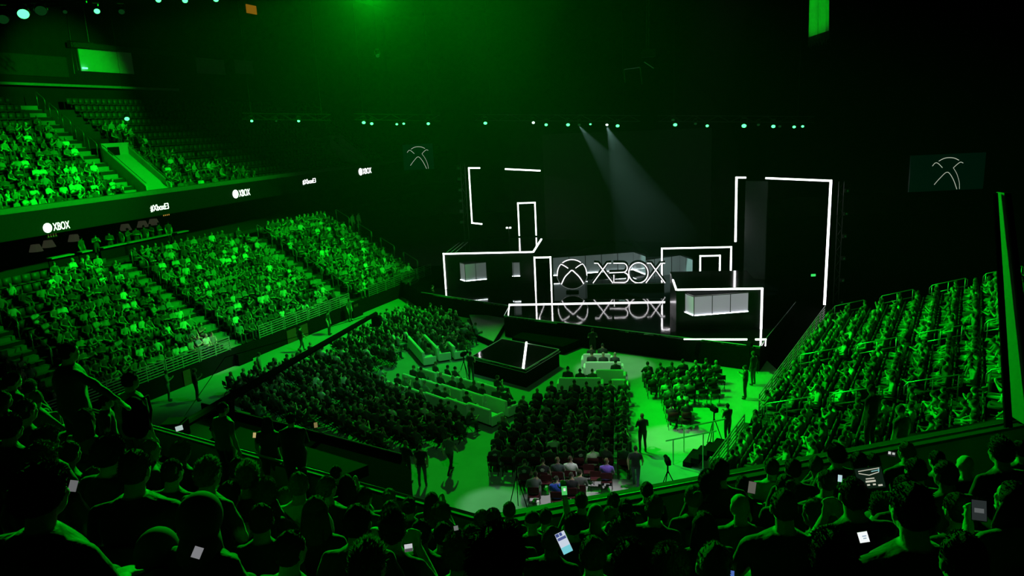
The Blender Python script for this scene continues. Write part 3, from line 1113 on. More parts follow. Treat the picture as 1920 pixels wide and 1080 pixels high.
def led(label, segs, w=0.1, m=None, name='led_frame', group='white LED light bars of the stage', back=None):
    w *= 0.72
    back = back or N_
    t = thing(name, label, 'light bar', segs[0][0], 0, group)
    o0 = t.location
    for a, b in segs:
        bm = B()
        bar(bm, a - o0, b - o0, w)
        obj('bar', bm, m or M_led, t)
        bm = B()
        k = back if abs((b - a).normalized().dot(back)) < 0.7 else -EZ
        bar(bm, a - o0 + k * w * 0.9, b - o0 + k * w * 0.9, w * 1.05)
        obj('housing', bm, M_black, t)
    return t


# --- box on the right
RBr = at(1427, 617, ZS)
RB_H = 2.38
zt = ZS + RB_H
RBl = on_plane(1268, 541, RBr, N_)
RB_W = (RBr - RBl).dot(E_)
RBl = RBr - E_ * RB_W
RB_Dp = 5.2
rb = thing('stage_box', 'black box with white light outline and lit bay window beside stage right edge', 'stage set', RBl + N_ * 0.02)
def q_(P):
    return P - rb.location
bm = B()
base = [RBl + N_ * 0.06, RBr + N_ * 0.06, RBr + N_ * RB_Dp, RBl + N_ * RB_Dp]
prism(bm, [q_(p) for p in base], (0, 0, RB_H - 0.06))
obj('body', bm, M_dark, rb)
bm = B()
prism(bm, [q_(p) + EZ * (RB_H - 0.06) for p in base], (0, 0, 0.06))
obj('roof', bm, M_roof, rb)
RT = EZ * RB_H
led('white light line along the top and side of the right stage box', [(RBl + RT, RBr + RT), (RBr + RT, RBr + EZ * 0.04), (RBl + RT, RBl + RT + N_ * 2.6)], 0.13)

M_pane = mat('frosted_pane', (0.35, 0.37, 0.39), 0.35, emit=(0.72, 0.78, 0.86), estr=0.07, noise=0.1, nscale=1.5)
M_pane2 = mat('frosted_pane_violet', (0.35, 0.34, 0.38), 0.35, emit=(0.80, 0.74, 0.90), estr=0.24, noise=0.12, nscale=1.2)
M_ledbase = mat('led_base', (0.9, 0.9, 0.9), 0.4, emit=(0.9, 0.97, 1.0), estr=9.0)
M_mull = mat('mullion', (0.01, 0.01, 0.01), 0.4, noise=0.2)


def bay(label, L, K, R, z0, z1, n, m, lamp=True, group=None):
    """lit window that stands out of a wall in a corner K; n panes on the long side"""
    t = thing('bay_window', label, 'window', Vector((K.x, K.y, z0)), 0, group)
    o0 = Vector((K.x, K.y, 0))
    for (a, b, cnt) in ((L, K, 1), (K, R, n)):
        for i in range(cnt):
            p, r = a.lerp(b, i / cnt) - o0, a.lerp(b, (i + 1) / cnt) - o0
            p.z = r.z = 0
            X = (r - p).normalized()
            Yv = EZ.cross(X)
            c = (p + r) / 2 + EZ * (z1 - z0) / 2
            obj('pane', b_box(c, ((r - p).length - 0.03, 0.03, z1 - z0 - 0.03), X, Yv, EZ), m, t)
            obj('mullion', b_box(p + EZ * (z1 - z0) / 2, (0.035, 0.06, z1 - z0), X, Yv, EZ), M_mull, t)
            for z in (0, z1 - z0):
                obj('frame_bar', b_box((p + r) / 2 + EZ * z, ((r - p).length, 0.07, 0.04), X, Yv, EZ), M_mull, t)
            if lamp:
                obj('lamp_strip', b_box((p + r) / 2 + EZ * 0.05 - Yv * 0.06, ((r - p).length - 0.04, 0.02, 0.03), X, Yv, EZ), M_ledbase, t)
    return t


Kz0 = 1.4 + 0.55
K = on_plane(1301, 593, RBr - N_ * 0.85, N_)
K2 = on_plane(1301, 556, RBr - N_ * 0.85, N_)
bay('bay window with violet-white panes on the right stage box', on_plane(1285, 565, RBr, N_), K, on_plane(1403, 565, RBr, N_), K.z, K2.z, 3, M_pane2)

# --- frames standing behind the right box
def frame_at(x0, y0, x1, yb, ytop, label, w=0.1, leftcut=None, rightcut=None, P=None):
    P = P or at(x0, yb, ZS)
    a = on_plane(x0, ytop, P, N_)
    b = on_plane(x1, ytop, P, N_)
    b = Vector((b.x, b.y, a.z))
    la = Vector((a.x, a.y, ZS + 0.02)) if leftcut is None else Vector((a.x, a.y, on_plane(x0, leftcut, P, N_).z))
    lb = Vector((b.x, b.y, ZS + 0.02)) if rightcut is None else Vector((b.x, b.y, on_plane(x1, rightcut, P, N_).z))
    return led(label, [(la, a), (a, b), (b, lb)], w)


frame_at(1241, 0, 1371, 543, 466, 'tall square white light frame behind the right stage box', 0.13)
frame_at(1313, 0, 1350, 540, 480, 'small white light doorway frame nested inside the tall frame', 0.12, leftcut=514)
frame_at(1002, 0, 1032, 546, 483, 'narrow white light portal standing between left box and round logo', 0.14)

# --- box on the left with a roof one can see
LBl = at(836, 543, ZS)
LB_H = 2.77
LT = EZ * LB_H
LBr = on_plane(1000, 472, LBl, N_)
LB_W = (LBr - LBl).dot(E_)
LBr = LBl + E_ * LB_W
lb = thing('stage_box', 'black box with glossy roof and lit bay window, far left of stage', 'stage set', LBl)
LB_Dp = 7.0
base = [LBl + N_ * 0.06, LBr + N_ * 0.06, LBr + N_ * LB_Dp, LBl + N_ * LB_Dp]
bm = B()
prism(bm, [p - lb.location for p in base], (0, 0, LB_H - 0.06))
obj('body', bm, M_dark, lb)
bm = B()
prism(bm, [p - lb.location + EZ * (LB_H - 0.06) for p in base], (0, 0, 0.06))
obj('roof', bm, M_roof, lb)
for k in range(3):
    p = LBl - lb.location + LT + E_ * (0.1 + 0.35 * k) + N_ * 0.4
    obj('roof_rail', b_tube([p, p + N_ * 5], 0.025, 6), M_edge, lb)
led('white light line around the top of the left stage box', [(LBl + EZ * 0.08, LBl + LT), (LBl + LT, LBr + LT), (LBr + LT, LBr + LT + N_ * 6.0)], 0.14)
K = on_plane(873, 528, LBl - N_ * 0.6, N_)
K2 = on_plane(873, 495, LBl - N_ * 0.6, N_)
bay('bay window with cold white panes on the left stage box', on_plane(863, 505, LBl, N_), K, on_plane(912, 508, LBl, N_), K.z, K2.z, 2, M_pane)
K = on_plane(963, 519, LBl - N_ * 0.1, N_)
K2 = on_plane(963, 492, LBl - N_ * 0.1, N_)
bay('small single lit pane near the right end of left stage box', on_plane(961, 505, LBl, N_), K, on_plane(975, 505, LBl - N_ * 0.06, N_), K.z, K2.z, 1, M_pane)
# frame on the roof
P4 = at(972, 441, ZS + LB_H)
a4, b4 = on_plane(971, 381, P4, N_), on_plane(1003, 381, P4, N_)
b4.z = a4.z
led('tall narrow white light frame standing on the roof of left box', [(Vector((a4.x, a4.y, ZS + LB_H)), a4), (a4, b4), (b4, Vector((b4.x, b4.y, ZS + LB_H)))], 0.15)

# light bars flown above the stage
led('white bracket shaped light bar flown above the left stage box', [(dep(899, 315, 61.5), dep(879, 315, 61.5)), (dep(879, 315, 61.5), dep(885, 418, 61.5)), (dep(885, 418, 61.5), dep(903, 420, 61.5))], 0.15)
led('single short white light bar flown right of the bracket bar', [(dep(948, 317, 61), dep(1012, 320, 61))], 0.16)
led('white light hook above the tall square frame at stage right', [(dep(1397, 333, 55), dep(1381, 333, 55)), (dep(1381, 333, 55), dep(1379, 452, 55))], 0.17)
led('longest white light bar bent down the outer right stage edge', [(dep(1437, 334, 53), dep(1558, 339, 51)), (dep(1558, 339, 51), dep(1546, 570, 51))], 0.17)
# lines laid into the deck
led('long thin white light line across the deck before the letters', [(at(955, 571, ZS + 0.03), at(1246, 566, ZS + 0.03)), (at(955, 571, ZS + 0.03), at(953, 590, ZS + 0.03))], 0.09)
led('thin white light line on the deck before the right box', [(at(1283, 636, ZS + 0.02), at(1400, 636, ZS + 0.02)), (at(1417, 636, ZS + 0.02), at(1436, 636, ZS + 0.02)), (at(1436, 636, ZS + 0.02), at(1435, 648, 1.2))], 0.08)

# --- plinth and the big letters
PLl, PLr = at(1101, 547.5, ZS), at(1246, 547.5, ZS)
PLh = 0.56
pl = thing('plinth', 'low black plinth carrying the big light letters', 'plinth', PLl)
PLw = (PLr - PLl).dot(E_)
bm = B()
prism(bm, [Vector((0, 0, 0)), E_ * PLw, E_ * PLw + N_ * 1.6, N_ * 1.6], (0, 0, PLh))
obj('body', bm, M_dark, pl)
obj('top_edge', b_tube([EZ * PLh, E_ * PLw + EZ * PLh], 0.02, 6), M_edge, pl)
PF = PLl + N_ * 0.30       # plane of the letters


def letter_pt(x, y):
    return on_plane(x, y, PF, N_)


_base = letter_pt(1180, 532)
_dz = ZS + PLh - _base.z     # so that the letters stand on the plinth
M_letlight = mat('letter_light', (0.9, 0.9, 0.9), 0.4, emit=(1.0, 0.94, 0.99), estr=1.7)
M_letter = mat('letter_body', (0.02, 0.02, 0.02), 0.2, noise=0.2)


def arc(cx, cy, rx, ry, a0, a1, n=14):
    return [(cx + rx * math.cos(math.radians(a0 + (a1 - a0) * k / n)), cy - ry * math.sin(math.radians(a0 + (a1 - a0) * k / n))) for k in range(n + 1)]


LETTERS = [
    ('X', 'first light letter X, beside the round logo', [[(1114, 494), (1121, 494), (1149, 531)], [(1112, 531), (1139, 494), (1146, 494)]]),
    ('B', 'light letter B second in the row', [[(1150, 494), (1168, 494)] + arc(1168, 502.5, 8, 8.5, 80, -80)[0:] + [(1142, 512)], [(1151, 516), (1151, 530), (1170, 530)] + arc(1170, 521, 8.5, 9, -80, 80)]),
    ('O', 'round light letter O third in the row', [arc(1197, 512, 18, 19, 0, 360, 40)]),
    ('X', 'last light letter X, beside the tall frame', [[(1213, 494), (1220, 494), (1247, 531)], [(1211, 531), (1239, 494), (1247, 494)]]),
]
for ch, lab, strokes in LETTERS:
    p0 = letter_pt(*strokes[0][0])
    t = thing('light_letter', lab, 'letter', Vector((p0.x, p0.y, ZS + PLh)), 0, 'standing light letters on the stage plinth')
    for s in strokes:
        P = [letter_pt(*p) + EZ * _dz - t.location for p in s]
        closed = len(s) > 30
        if closed:
            P = P[:-1]
        obj('body', b_tube([p + N_ * 0.14 for p in P], 0.145, 6, closed), M_letter, t)
        obj('light_tube', b_tube([p - N_ * 0.03 - EZ * 0.04 for p in P], 0.034, 6, closed), M_letlight, t)
# round logo
lc = letter_pt(1073, 512) - N_ * 0.35
lg = thing('round_logo', 'round light logo with crossed curves standing left of the letters', 'logo', Vector((lc.x, lc.y, ZS)))
U = (letter_pt(1102, 512) - letter_pt(1073, 512)).length


def lp(u, v):
    return E_ * (u * U) + EZ * (v * U + lc.z - ZS)


def circ(r, a0, a1, n):
    return [lp(r * math.cos(math.radians(a0 + (a1 - a0) * k / n)), r * math.sin(math.radians(a0 + (a1 - a0) * k / n))) for k in range(n + 1)]


def smooth(pts, n=6):
    out = []
    P = [pts[0]] + list(pts) + [pts[-1]]
    for i in range(1, len(P) - 2):
        for k in range(n):
            t = k / n
            a, b, c, d = P[i - 1], P[i], P[i + 1], P[i + 2]
            out.append(tuple(0.5 * ((2 * b[j]) + (-a[j] + c[j]) * t + (2 * a[j] - 5 * b[j] + 4 * c[j] - d[j]) * t * t + (-a[j] + 3 * b[j] - 3 * c[j] + d[j]) * t ** 3) for j in (0, 1)))
    return out + [pts[-1]]


bm = B()
_ring = [v for v in circ(0.99, 0, 360, 40)[:-1]]
prism(bm, [v + N_ * 0.12 for v in _ring], N_ * 0.12)
obj('disc', bm, M_letter, lg)
obj('rim', b_tube(_ring, 0.022, 6, True), mat('rim_glow', (0.5, 0.5, 0.5), 0.4, emit=(0.8, 0.8, 0.85), estr=0.12), lg)
CHEV = smooth([(-0.70, -0.66), (-0.48, -0.22), (-0.2, 0.08), (0, 0.24), (0.2, 0.08), (0.48, -0.22), (0.74, -0.66)])
PET = smooth([(-0.96, -0.12), (-0.9, 0.3), (-0.72, 0.63), (-0.5, 0.56), (-0.24, 0.38)])
obj('top_curve', b_tube(circ(0.95, 52, 128, 16), 0.036, 6), M_letlight, lg)
obj('lower_curve', b_tube([lp(*p) for p in CHEV], 0.036, 6), M_letlight, lg)
for s in (1, -1):
    obj('side_curve', b_tube([lp(s * p[0], p[1]) for p in PET], 0.03, 6), M_letlight, lg)
obj('foot', b_box(EZ * 0.06, (0.9, 0.4, 0.12), E_, N_, EZ), M_black, lg)

# --- glass wall behind the letters: two lit boxes seen corner on
GP = PF + N_ * 6.0
for lab, (L, K, R), n1, n2, (yt, yb) in (
        ('long lit glass wall behind the letters with dark mullions', ((1040, 0), (1188, 0), (1209, 0)), 5, 1, (473, 506)),
        ('shorter lit glass wall behind the tall light frame', ((1209, 0), (1275, 0), (1294, 0)), 4, 2, (479, 513))):
    z1, z0 = on_plane(K[0], yt, GP, N_).z, on_plane(K[0], yb, GP, N_).z
    a, k_, r_ = on_plane(L[0], 490, GP, N_) - N_ * 1.8, on_plane(K[0], 490, GP, N_), on_plane(R[0], 490, GP, N_) - N_ * 2.0
    t = thing('glass_wall', lab, 'window', Vector((k_.x, k_.y, z0)))
    o0 = Vector((k_.x, k_.y, 0))
    for (p, r, cnt) in ((a, k_, n1), (k_, r_, n2)):
        for i in range(cnt):
            p1, r1 = p.lerp(r, i / cnt) - o0, p.lerp(r, (i + 1) / cnt) - o0
            p1.z = r1.z = 0
            X = (r1 - p1).normalized()
            Yv = EZ.cross(X)
            obj('pane', b_box((p1 + r1) / 2 + EZ * (z1 - z0) / 2, ((r1 - p1).length - 0.02, 0.03, z1 - z0), X, Yv, EZ), mat('glass_pane', (0.5, 0.55, 0.56), 0.08, emit=(0.62, 0.78, 0.80), estr=0.055, noise=0.1, nscale=1.0, spec=0.8), t)
            obj('mullion', b_box(p1 + EZ * (z1 - z0) / 2, (0.05, 0.05, z1 - z0), X, Yv, EZ), M_mull, t)
            obj('lamp_strip', b_box((p1 + r1) / 2 + EZ * 0.03 - Yv * 0.07, ((r1 - p1).length - 0.05, 0.02, 0.03), X, Yv, EZ), M_ledbase, t)
    bm = B()
    prism(bm, [a - o0 + EZ * (ZS - a.z), k_ - o0 + EZ * (ZS - k_.z), r_ - o0 + EZ * (ZS - r_.z), Vector((0, 6, ZS))], EZ * (z0 - ZS - 0.05))
    obj('base', bm, M_dark, t)
    t2 = [v for v in t.children if v.name.startswith('base')][0]
    t2.location = (0, 0, -z0)
    bm = B()
    prism(bm, [a - o0 + EZ * (z1 - a.z) - EZ * z0, k_ - o0 + EZ * (z1 - k_.z) - EZ * z0, r_ - o0 + EZ * (z1 - r_.z) - EZ * z0, Vector((0, 6, z1 - z0))], EZ * 0.12)
    obj('roof', bm, M_dark, t)

# --- dark screens behind
M_screen = mat('dark_screen', (0.006, 0.009, 0.008), 0.8, noise=0.2, nscale=0.6)
def screen(name, label, x0, x1, y0, y1, d0, d1, m, cat='screen'):
    a, b = dep(x0, y1, d0), dep(x1, y1, d1)
    a.z = b.z = (a.z + b.z) / 2
    h = (dep((x0 + x1) / 2, y0, (d0 + d1) / 2).z - a.z)
    t = thing(name, label, cat, (a + b) / 2)
    X = (b - a).normalized()
    Yv = EZ.cross(X)
    ln = (b - a).length
    obj('panel', b_box(EZ * h / 2, (ln, 0.08, h), X, Yv, EZ), m, t)
    obj('back_frame', b_box(EZ * h / 2 + Yv * 0.12, (ln + 0.06, 0.14, h + 0.06), X, Yv, EZ), M_black, t)
    return t, X, Yv, ln, h


screen('projection_screen', 'huge dark blank screen hanging behind the stage', 1024, 1332, 245, 452, 66, 60, M_screen)
screen('projection_screen', 'tall narrow grey panel hanging behind the right light bars', 1394, 1434, 336, 532, 56, 55, mat('grey_panel', (0.06, 0.07, 0.07), 0.7, noise=0.15))
M_imag = mat('imag_screen', (0.02, 0.03, 0.03), 0.3, emit=(0.0, 0.022, 0.012), estr=0.16, noise=0.1)
M_line = mat('screen_line', (0.6, 0.6, 0.55), 0.4, emit=(0.85, 0.9, 0.72), estr=0.55)
for lab, x0, x1, y0, y1, d in (('left hanging video screen showing thin crossed logo lines', 758, 814, 270, 318, 72), ('right hanging video screen showing thin crossed logo lines', 1703, 1842, 288, 357, 46)):
    t, X, Yv, ln, h = screen('video_screen', lab, x0, x1, y0, y1, d, d, M_imag, 'screen')
    def sp_(u, v, h=h, X=X, Yv=Yv):
        return X * (u * h * 0.52) + EZ * (h * 0.46 + v * h * 0.46) - Yv * 0.06
    for pts, w in (([(-0.5, 0.78), (-0.25, 0.92), (0, 0.96), (0.3, 0.92), (0.56, 0.78)], 0.02), ([(-0.82, 0.50), (-0.68, 0.68), (-0.52, 0.64), (-0.28, 0.38)], 0.018), ([(0.80, 0.60), (0.66, 0.66), (0.5, 0.55), (0.3, 0.34)], 0.018),
                   ([(-0.65, -0.62), (-0.35, -0.22), (0, 0.1), (0.32, -0.3), (0.58, -0.95)], 0.018), ([(0.3, 0.34), (0.52, -0.05), (0.68, -0.55), (0.72, -0.95)], 0.012)):
        obj('logo_line', b_tube([sp_(*p) for p in smooth(pts)], w * h / 2.4, 4), M_line, t)

struct('floor_backstage_dark_sheet', b_box((44, 66, 0.012), (60, 60, 0.024)), M_blackcloth, 'added black sheet darkening the floor beside and behind the stage')  # black sheet laid over the floor where LED light would brighten it
bm = B()
prism(bm, [at(1438, 655, 0), at(1490, 655, 0), Vector((30, 62, 0)), Vector((15, 62, 0))], EZ * 0.02)
struct('floor_side_dark_sheet', bm, M_blackcloth, 'added black sheet darkening the floor between stage and right stand')  # second added sheet, keeps this strip of floor black beside the light bars
# small platform before the stage
bs = [at(884, 668, 1.0), at(985, 693, 1.0), at(1048, 655, 1.0), at(941, 635, 1.0)]
ps = thing('small_stage', 'low square black platform with bright trim before the main stage', 'stage', (bs[0].x, bs[0].y, 0))
o0 = ps.location
bm = B()
prism(bm, [p - o0 - EZ * 0.1 for p in bs], (0, 0, 0.1))
obj('deck', bm, M_deck, ps)
bm = B()
prism(bm, [p - o0 - EZ * 1.0 for p in bs], (0, 0, 0.9))
obj('skirt', bm, M_black, ps)
for i in range(4):
    a, b = bs[i] - o0, bs[(i + 1) % 4] - o0
    obj('edge_trim', b_tube([a, b], 0.022, 6), M_edge, ps)
    c = sum((p - o0 for p in bs), Vector()) / 4
    obj('lower_trim', b_tube([a + (a - c) * 0.03 - EZ * 0.14, b + (b - c) * 0.03 - EZ * 0.14], 0.018, 6), M_edge, ps)
led('white light line across the low square platform and down its front', [(at(987, 643, 1.02), at(981, 690, 1.02)), (at(981, 690, 1.02), at(980, 705, 0.55))], 0.15, back=-EZ)
# steps and apron between the platforms
for lab, pts, z in (('green lit wide step beside the left stage edge', [(880, 590), (955, 592), (925, 640), (893, 626)], 0.45), ('low black ramp linking the small platform to stage', [(960, 632), (1000, 612), (1100, 632), (1055, 650)], 0.5)):
    P = [at(x, y, z) for x, y in pts]
    t = thing('stage_step', lab, 'platform', (P[0].x, P[0].y, 0))
    bm = B()
    prism(bm, [p - t.location - EZ * 0.05 for p in P], EZ * 0.05)
    obj('top', bm, M_blackcloth if 'ramp' in lab else M_floor, t)
    bm = B()
    prism(bm, [p - t.location - EZ * z for p in P], EZ * (z - 0.05))
    obj('skirt', bm, M_black, t)
# ------------------------------------------------------------------ rigging, lamps, signs


def truss(label, a, b, h=0.5, n=None, hang=None):
    a, b = Vector(a), Vector(b)
    t = thing('lighting_truss', label, 'truss', a, 0, None)
    X = (b - a)
    ln = X.length
    X.normalize()
    Yv = EZ.cross(X).normalized()
    n = n or max(3, int(ln / 0.9))
    for (i, j) in ((0, 0), (1, 0), (0, 1), (1, 1)):
        o = Yv * (i - 0.5) * h + EZ * (j - 0.5) * h
        obj('chord', b_tube([o, o + X * ln], 0.03, 5), M_blacksteel, t)
    for f in (0, 1):
        bm = B()
        pts = [X * (ln * k / n) + Yv * (f - 0.5) * h + EZ * ((k % 2) - 0.5) * h for k in range(n + 1)]
        tube(bm, pts, 0.016, 4)
        obj('lacing', bm, M_blacksteel, t)
    if hang:
        for k in (0.1, 0.9):
            obj('cable', b_tube([X * ln * k + EZ * h / 2, X * ln * k + EZ * hang], 0.012, 4), M_blacksteel, t)
    return t


M_blacksteel = mat('black_steel', (0.05, 0.05, 0.05), 0.5, metal=0.3, noise=0.2)
M_lamp = mat('lamp_housing', (0.03, 0.03, 0.03), 0.4, noise=0.2)


def lamp_proto(name, lens, r=0.16):
    """moving head: hanging base, yoke arms, tilted head with lens"""
    t = thing(name, 'x', 'lamp')
    obj('base', b_box((0, 0, 0.42), (0.34, 0.26, 0.14), bev=0.02), M_lamp, t)
    bm = B()
    tube(bm, [(-0.21, 0, 0.36), (-0.23, 0, 0.2), (-0.22, 0, 0.0)], 0.03, 6)
    obj('yoke_arm', bm, M_lamp, t)
    bm = B()
    tube(bm, [(0.21, 0, 0.36), (0.23, 0, 0.2), (0.22, 0, 0.0)], 0.03, 6)
    obj('yoke_arm', bm, M_lamp, t)
    h = obj('head', b_tube([(0, 0.2, 0.14), (0, 0.16, 0.13), (0, 0.0, 0.02), (0, -0.14, -0.09), (0, -0.17, -0.115)], [0.10, 0.15, 0.17, r + 0.03, r + 0.025], 14), M_lamp, t, True)
    obj('lens', b_tube([(0, -0.165, -0.112), (0, -0.18, -0.124)], [r, r * 0.96], 16), lens, h)
    return t


LP = {'g': lamp_proto('moving_light', M_lens_g), 'w': lamp_proto('moving_light', M_lens_w), 'd': lamp_proto('moving_light', M_lens_dim)}
_used = set()


def lamp(x, y, d, k, label, group, s=1.0, rz=None):
    o = LP[k] if k not in _used else copy_tree(LP[k])
    _used.add(k)
    P = dep(x, y, d)
    o.location = P + EZ * 0.12 * s
    o.scale = (s, s, s)
    o.rotation_euler = (0, 0, math.atan2(P.x, -P.y) + math.pi if rz is None else rz)
    v = CO - P
    o.rotation_euler = (0, 0, math.atan2(v.x, -v.y) if rz is None else rz)
    tag(o, label, 'lamp', group)
    return o


DT = 57
ROW = [(472, 227, 'g', .8), (518, 227, 'd', .6), (560, 227, 'g', .8), (682, 230, 'g', 1), (697, 232, 'g', .9), (744, 233, 'g', .7), (757, 232, 'g', .7), (803, 232, 'g', .9), (910, 231, 'g', 1), (1000, 230, 'w', .8), (1024, 234, 'g', .9),
       (1065, 234, 'g', 1), (1086, 234, 'd', .8), (1107, 233, 'g', .6), (1138, 234, 'w', .7), (1158, 236, 'g', 1), (1262, 225, 'd', .9), (1266, 234, 'g', 1.1), (1304, 232, 'd', .8), (1326, 236, 'g', .9), (1395, 236, 'g', 1.3), (1422, 234, 'd', .8), (1450, 237, 'g', 1.1), (1462, 237, 'd', .8),
       (1489, 238, 'g', .9), (1505, 237, 'g', .8)]
for i, (x, y, k, s) in enumerate(ROW):
    lamp(x, y, DT, k, {'g': 'bright green', 'w': 'bright white', 'd': 'dim'}[k] + ' moving lamp on the far truss, %s from left' % ORD[i], 'moving lamps on the far truss', s * 0.85)
for lab, x0, x1, y in (('black lighting truss above the far left balcony', 455, 620, 218), ('black lighting truss left of the stage', 665, 825, 219), ('black lighting truss over the stage centre', 890, 1200, 220), ('black lighting truss over the right stage edge', 1235, 1525, 222)):
    truss(lab, dep(x0, y, DT), dep(x1, y + 2, DT), 0.45, hang=9)
TOP = [(6, 38, 'd', 18, 0.75, 'large dim lamp at the upper left picture corner'), (44, 28, 'g', 18, 0.8, 'largest green lamp hanging near the upper left corner'), (77, 22, 'd', 18, 0.8, 'dim lamp hanging right of the largest green lamp'),
       (182, 22, 'g', 30, 0.7, 'green lamp on near truss beside a hanging strip'), (228, 23, 'd', 30, 0.7, 'dim lamp on near truss right of the strip'), (297, 1, 'g', 32, 0.7, 'first of three green lamps cut by the top edge'), (347, 2, 'g', 32, 0.7, 'middle of three green lamps cut by the top edge'),
       (405, 0, 'g', 32, 0.7, 'last of three green lamps cut by the top edge'), (122, 23, 'd', 30, 0.5, 'small dim lamp above the thin hanging cables'), (238, 223, 'g', 52, 1.0, 'single green follow lamp above the empty balcony rows'), (708, 105, 'd', 52, 0.8, 'faint lamp in the green haze')]
for x, y, k, d, s, lab in TOP:
    o = lamp(x, y, d, k, lab, None, s)
    if d > 40:
        obj('drop_rod', b_tube([EZ * 0.48, EZ * ((29.9 - o.location.z) / s)], 0.008, 4), M_blackcloth, o)
truss('black near truss carrying the upper left lamps', dep(-60, -10, 18), dep(170, -14, 18), 0.5)
truss('black truss along the top left picture edge', dep(120, -14, 31), dep(640, -30, 33), 0.5)
truss('short truss frame hanging before the upper wall', dep(130, 83, 50), dep(172, 86, 50), 0.4, hang=8)

# slim towers of small lamps at both sides of the stage
for lab, p0, p1, d_ in (('slim dark lamp tower left of the bracket light bar', (868, 305), (874, 425), 62.5), ('slim dark lamp tower outside the longest light bar', (1580, 335), (1566, 585), 52.5)):
    a, b = dep(*p0, d_), dep(*p1, d_)
    a = Vector((b.x, b.y, a.z))
    t = thing('lamp_tower', lab, 'tower', Vector((b.x, b.y, 0)))
    hh = a.z
    for s in (-0.18, 0.18):
        obj('chord', b_tube([Vector((s, 0, 0)), Vector((s, 0, hh))], 0.03, 5), M_blacksteel, t)
    obj('lacing', b_tube([Vector((0.18 * (-1) ** k, 0, hh * k / 16)) for k in range(17)], 0.014, 4), M_blacksteel, t)
    for k in range(6):
        z = b.z + (a.z - b.z) * (0.08 + 0.17 * k)
        sx_ = -0.35 if p0[0] < 1000 else 0.35
        h_ = obj('lamp_head', b_box((sx_, -0.05, z), (0.3, 0.28, 0.26), bev=0.03), M_lamp, t)
        obj('lens', b_tube([Vector((sx_, -0.19, z)), Vector((sx_, -0.21, z))], 0.06, 10), M_lens_dim, h_)
rl = thing('work_lamp', 'pair of small bright work lamps on a stand behind the left box', 'lamp', dep(955, 455, 60))
obj('stand', b_tube([EZ * 0, EZ * (dep(955, 426, 60).z - rl.location.z)], 0.03, 6), M_blacksteel, rl)
for s in (-0.13, 0.13):
    obj('lamp_head', b_box(Vector((s, -0.04, dep(955, 426, 60).z - rl.location.z)), (0.16, 0.1, 0.12)), M_ledthin, rl)

# hanging speaker frame over the stage and the pale banner
hf = thing('hanging_rig', 'dim hanging rig of bars above the stage', 'rig', dep(1205, 120, 50))
for p, q in (((1170, 130), (1200, 126)), ((1208, 116), (1226, 128)), ((1213, -20), (1212, 100)), ((1170, 130), (1172, 155)), ((1200, 126), (1204, 158)), ((1217, -20), (1216, 95))):
    obj('bar', b_tube([dep(*p, 50) - hf.location, dep(*q, 50) - hf.location], 0.035, 5), M_steel, hf)
obj('speaker', b_box(dep(1215, 100, 50) - hf.location, (0.9, 0.6, 0.5), bev=0.03), M_lamp, hf)
bn = thing('banner', 'pale fringed banner hanging from the roof in green light', 'banner', dep(1536, 62, 48))
o0 = bn.location
bm = B()
a, b = dep(1516, 70, 48), dep(1555, 57, 47)
c_, d_ = dep(1556, -60, 47), dep(1519, -60, 48)
n = 10
top, bot = [], []
for i in range(n + 1):
    k = i / n
    w = Vector((0, 0.06 * math.sin(k * 14), 0))
    bot.append(bm.verts.new(a.lerp(b, k) - o0 + w))
    top.append(bm.verts.new(d_.lerp(c_, k) - o0 + w))
for i in range(n):
    bm.faces.new((bot[i], bot[i + 1], top[i + 1], top[i]))
bmesh.ops.solidify(bm, geom=list(bm.faces), thickness=0.01)
obj('cloth', bm, mat('banner_cloth', (0.7, 0.7, 0.68), 0.9, noise=0.1, nscale=8), bn)
bm = B()
for i in range(26):
    p = a.lerp(b, i / 25) - o0
    tube(bm, [p, p - EZ * (0.5 + 0.3 * RND.random())], 0.006, 3)
fr = obj('fringe', bm, mat('fringe', (0.2, 0.2, 0.2), 0.9), bn)
fr['kind'] = 'stuff'

# upper wall details on the left: pale wall patches under the roof and dark suite openings
SWP = SU.p(0, 10.75, 0)
def wall_rect(name, label, x0, y0, x1, y1, m, off=0.0, th=0.1, P=SWP):
    n = SU.w
    a, b = on_plane(x0, y1, P - n * off, n), on_plane(x1, y1, P - n * off, n)
    c = on_plane(x0, y0, P - n * off, n)
    mid = (a + b) / 2
    h = c.z - a.z
    o = struct(name, b_box(Vector((mid.x, mid.y, a.z + h / 2)), (abs((b - a).dot(SU.u)), th, h), SU.u, SU.w, EZ), m, label)
    return o


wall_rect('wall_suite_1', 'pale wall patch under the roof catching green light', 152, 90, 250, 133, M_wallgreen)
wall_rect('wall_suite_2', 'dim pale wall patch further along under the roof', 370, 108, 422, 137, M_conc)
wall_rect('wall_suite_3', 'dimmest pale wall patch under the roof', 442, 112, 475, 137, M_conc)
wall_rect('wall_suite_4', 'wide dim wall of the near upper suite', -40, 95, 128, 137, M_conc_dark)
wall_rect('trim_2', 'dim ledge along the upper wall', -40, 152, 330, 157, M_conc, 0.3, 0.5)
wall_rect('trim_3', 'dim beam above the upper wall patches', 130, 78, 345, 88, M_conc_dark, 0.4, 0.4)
o = wall_rect('exit_sign', None, 155, 126, 164, 129, mat('exit_glow', (0.2, 0.8, 0.4), 0.4, emit=(0.15, 1.0, 0.45), estr=2.0), 0.2)
o['kind'] = 'thing'
tag(o, 'small glowing green exit sign on the pale upper wall', 'sign')
o = obj('exit_sign', b_box(dep(1525, 516, 58), (0.35, 0.06, 0.18)), mat('exit_glow2', (0.1, 0.6, 0.2), 0.4, emit=(0.05, 0.9, 0.15), estr=0.9))
tag(o, 'tiny green exit sign in the dark beyond the stage', 'sign')
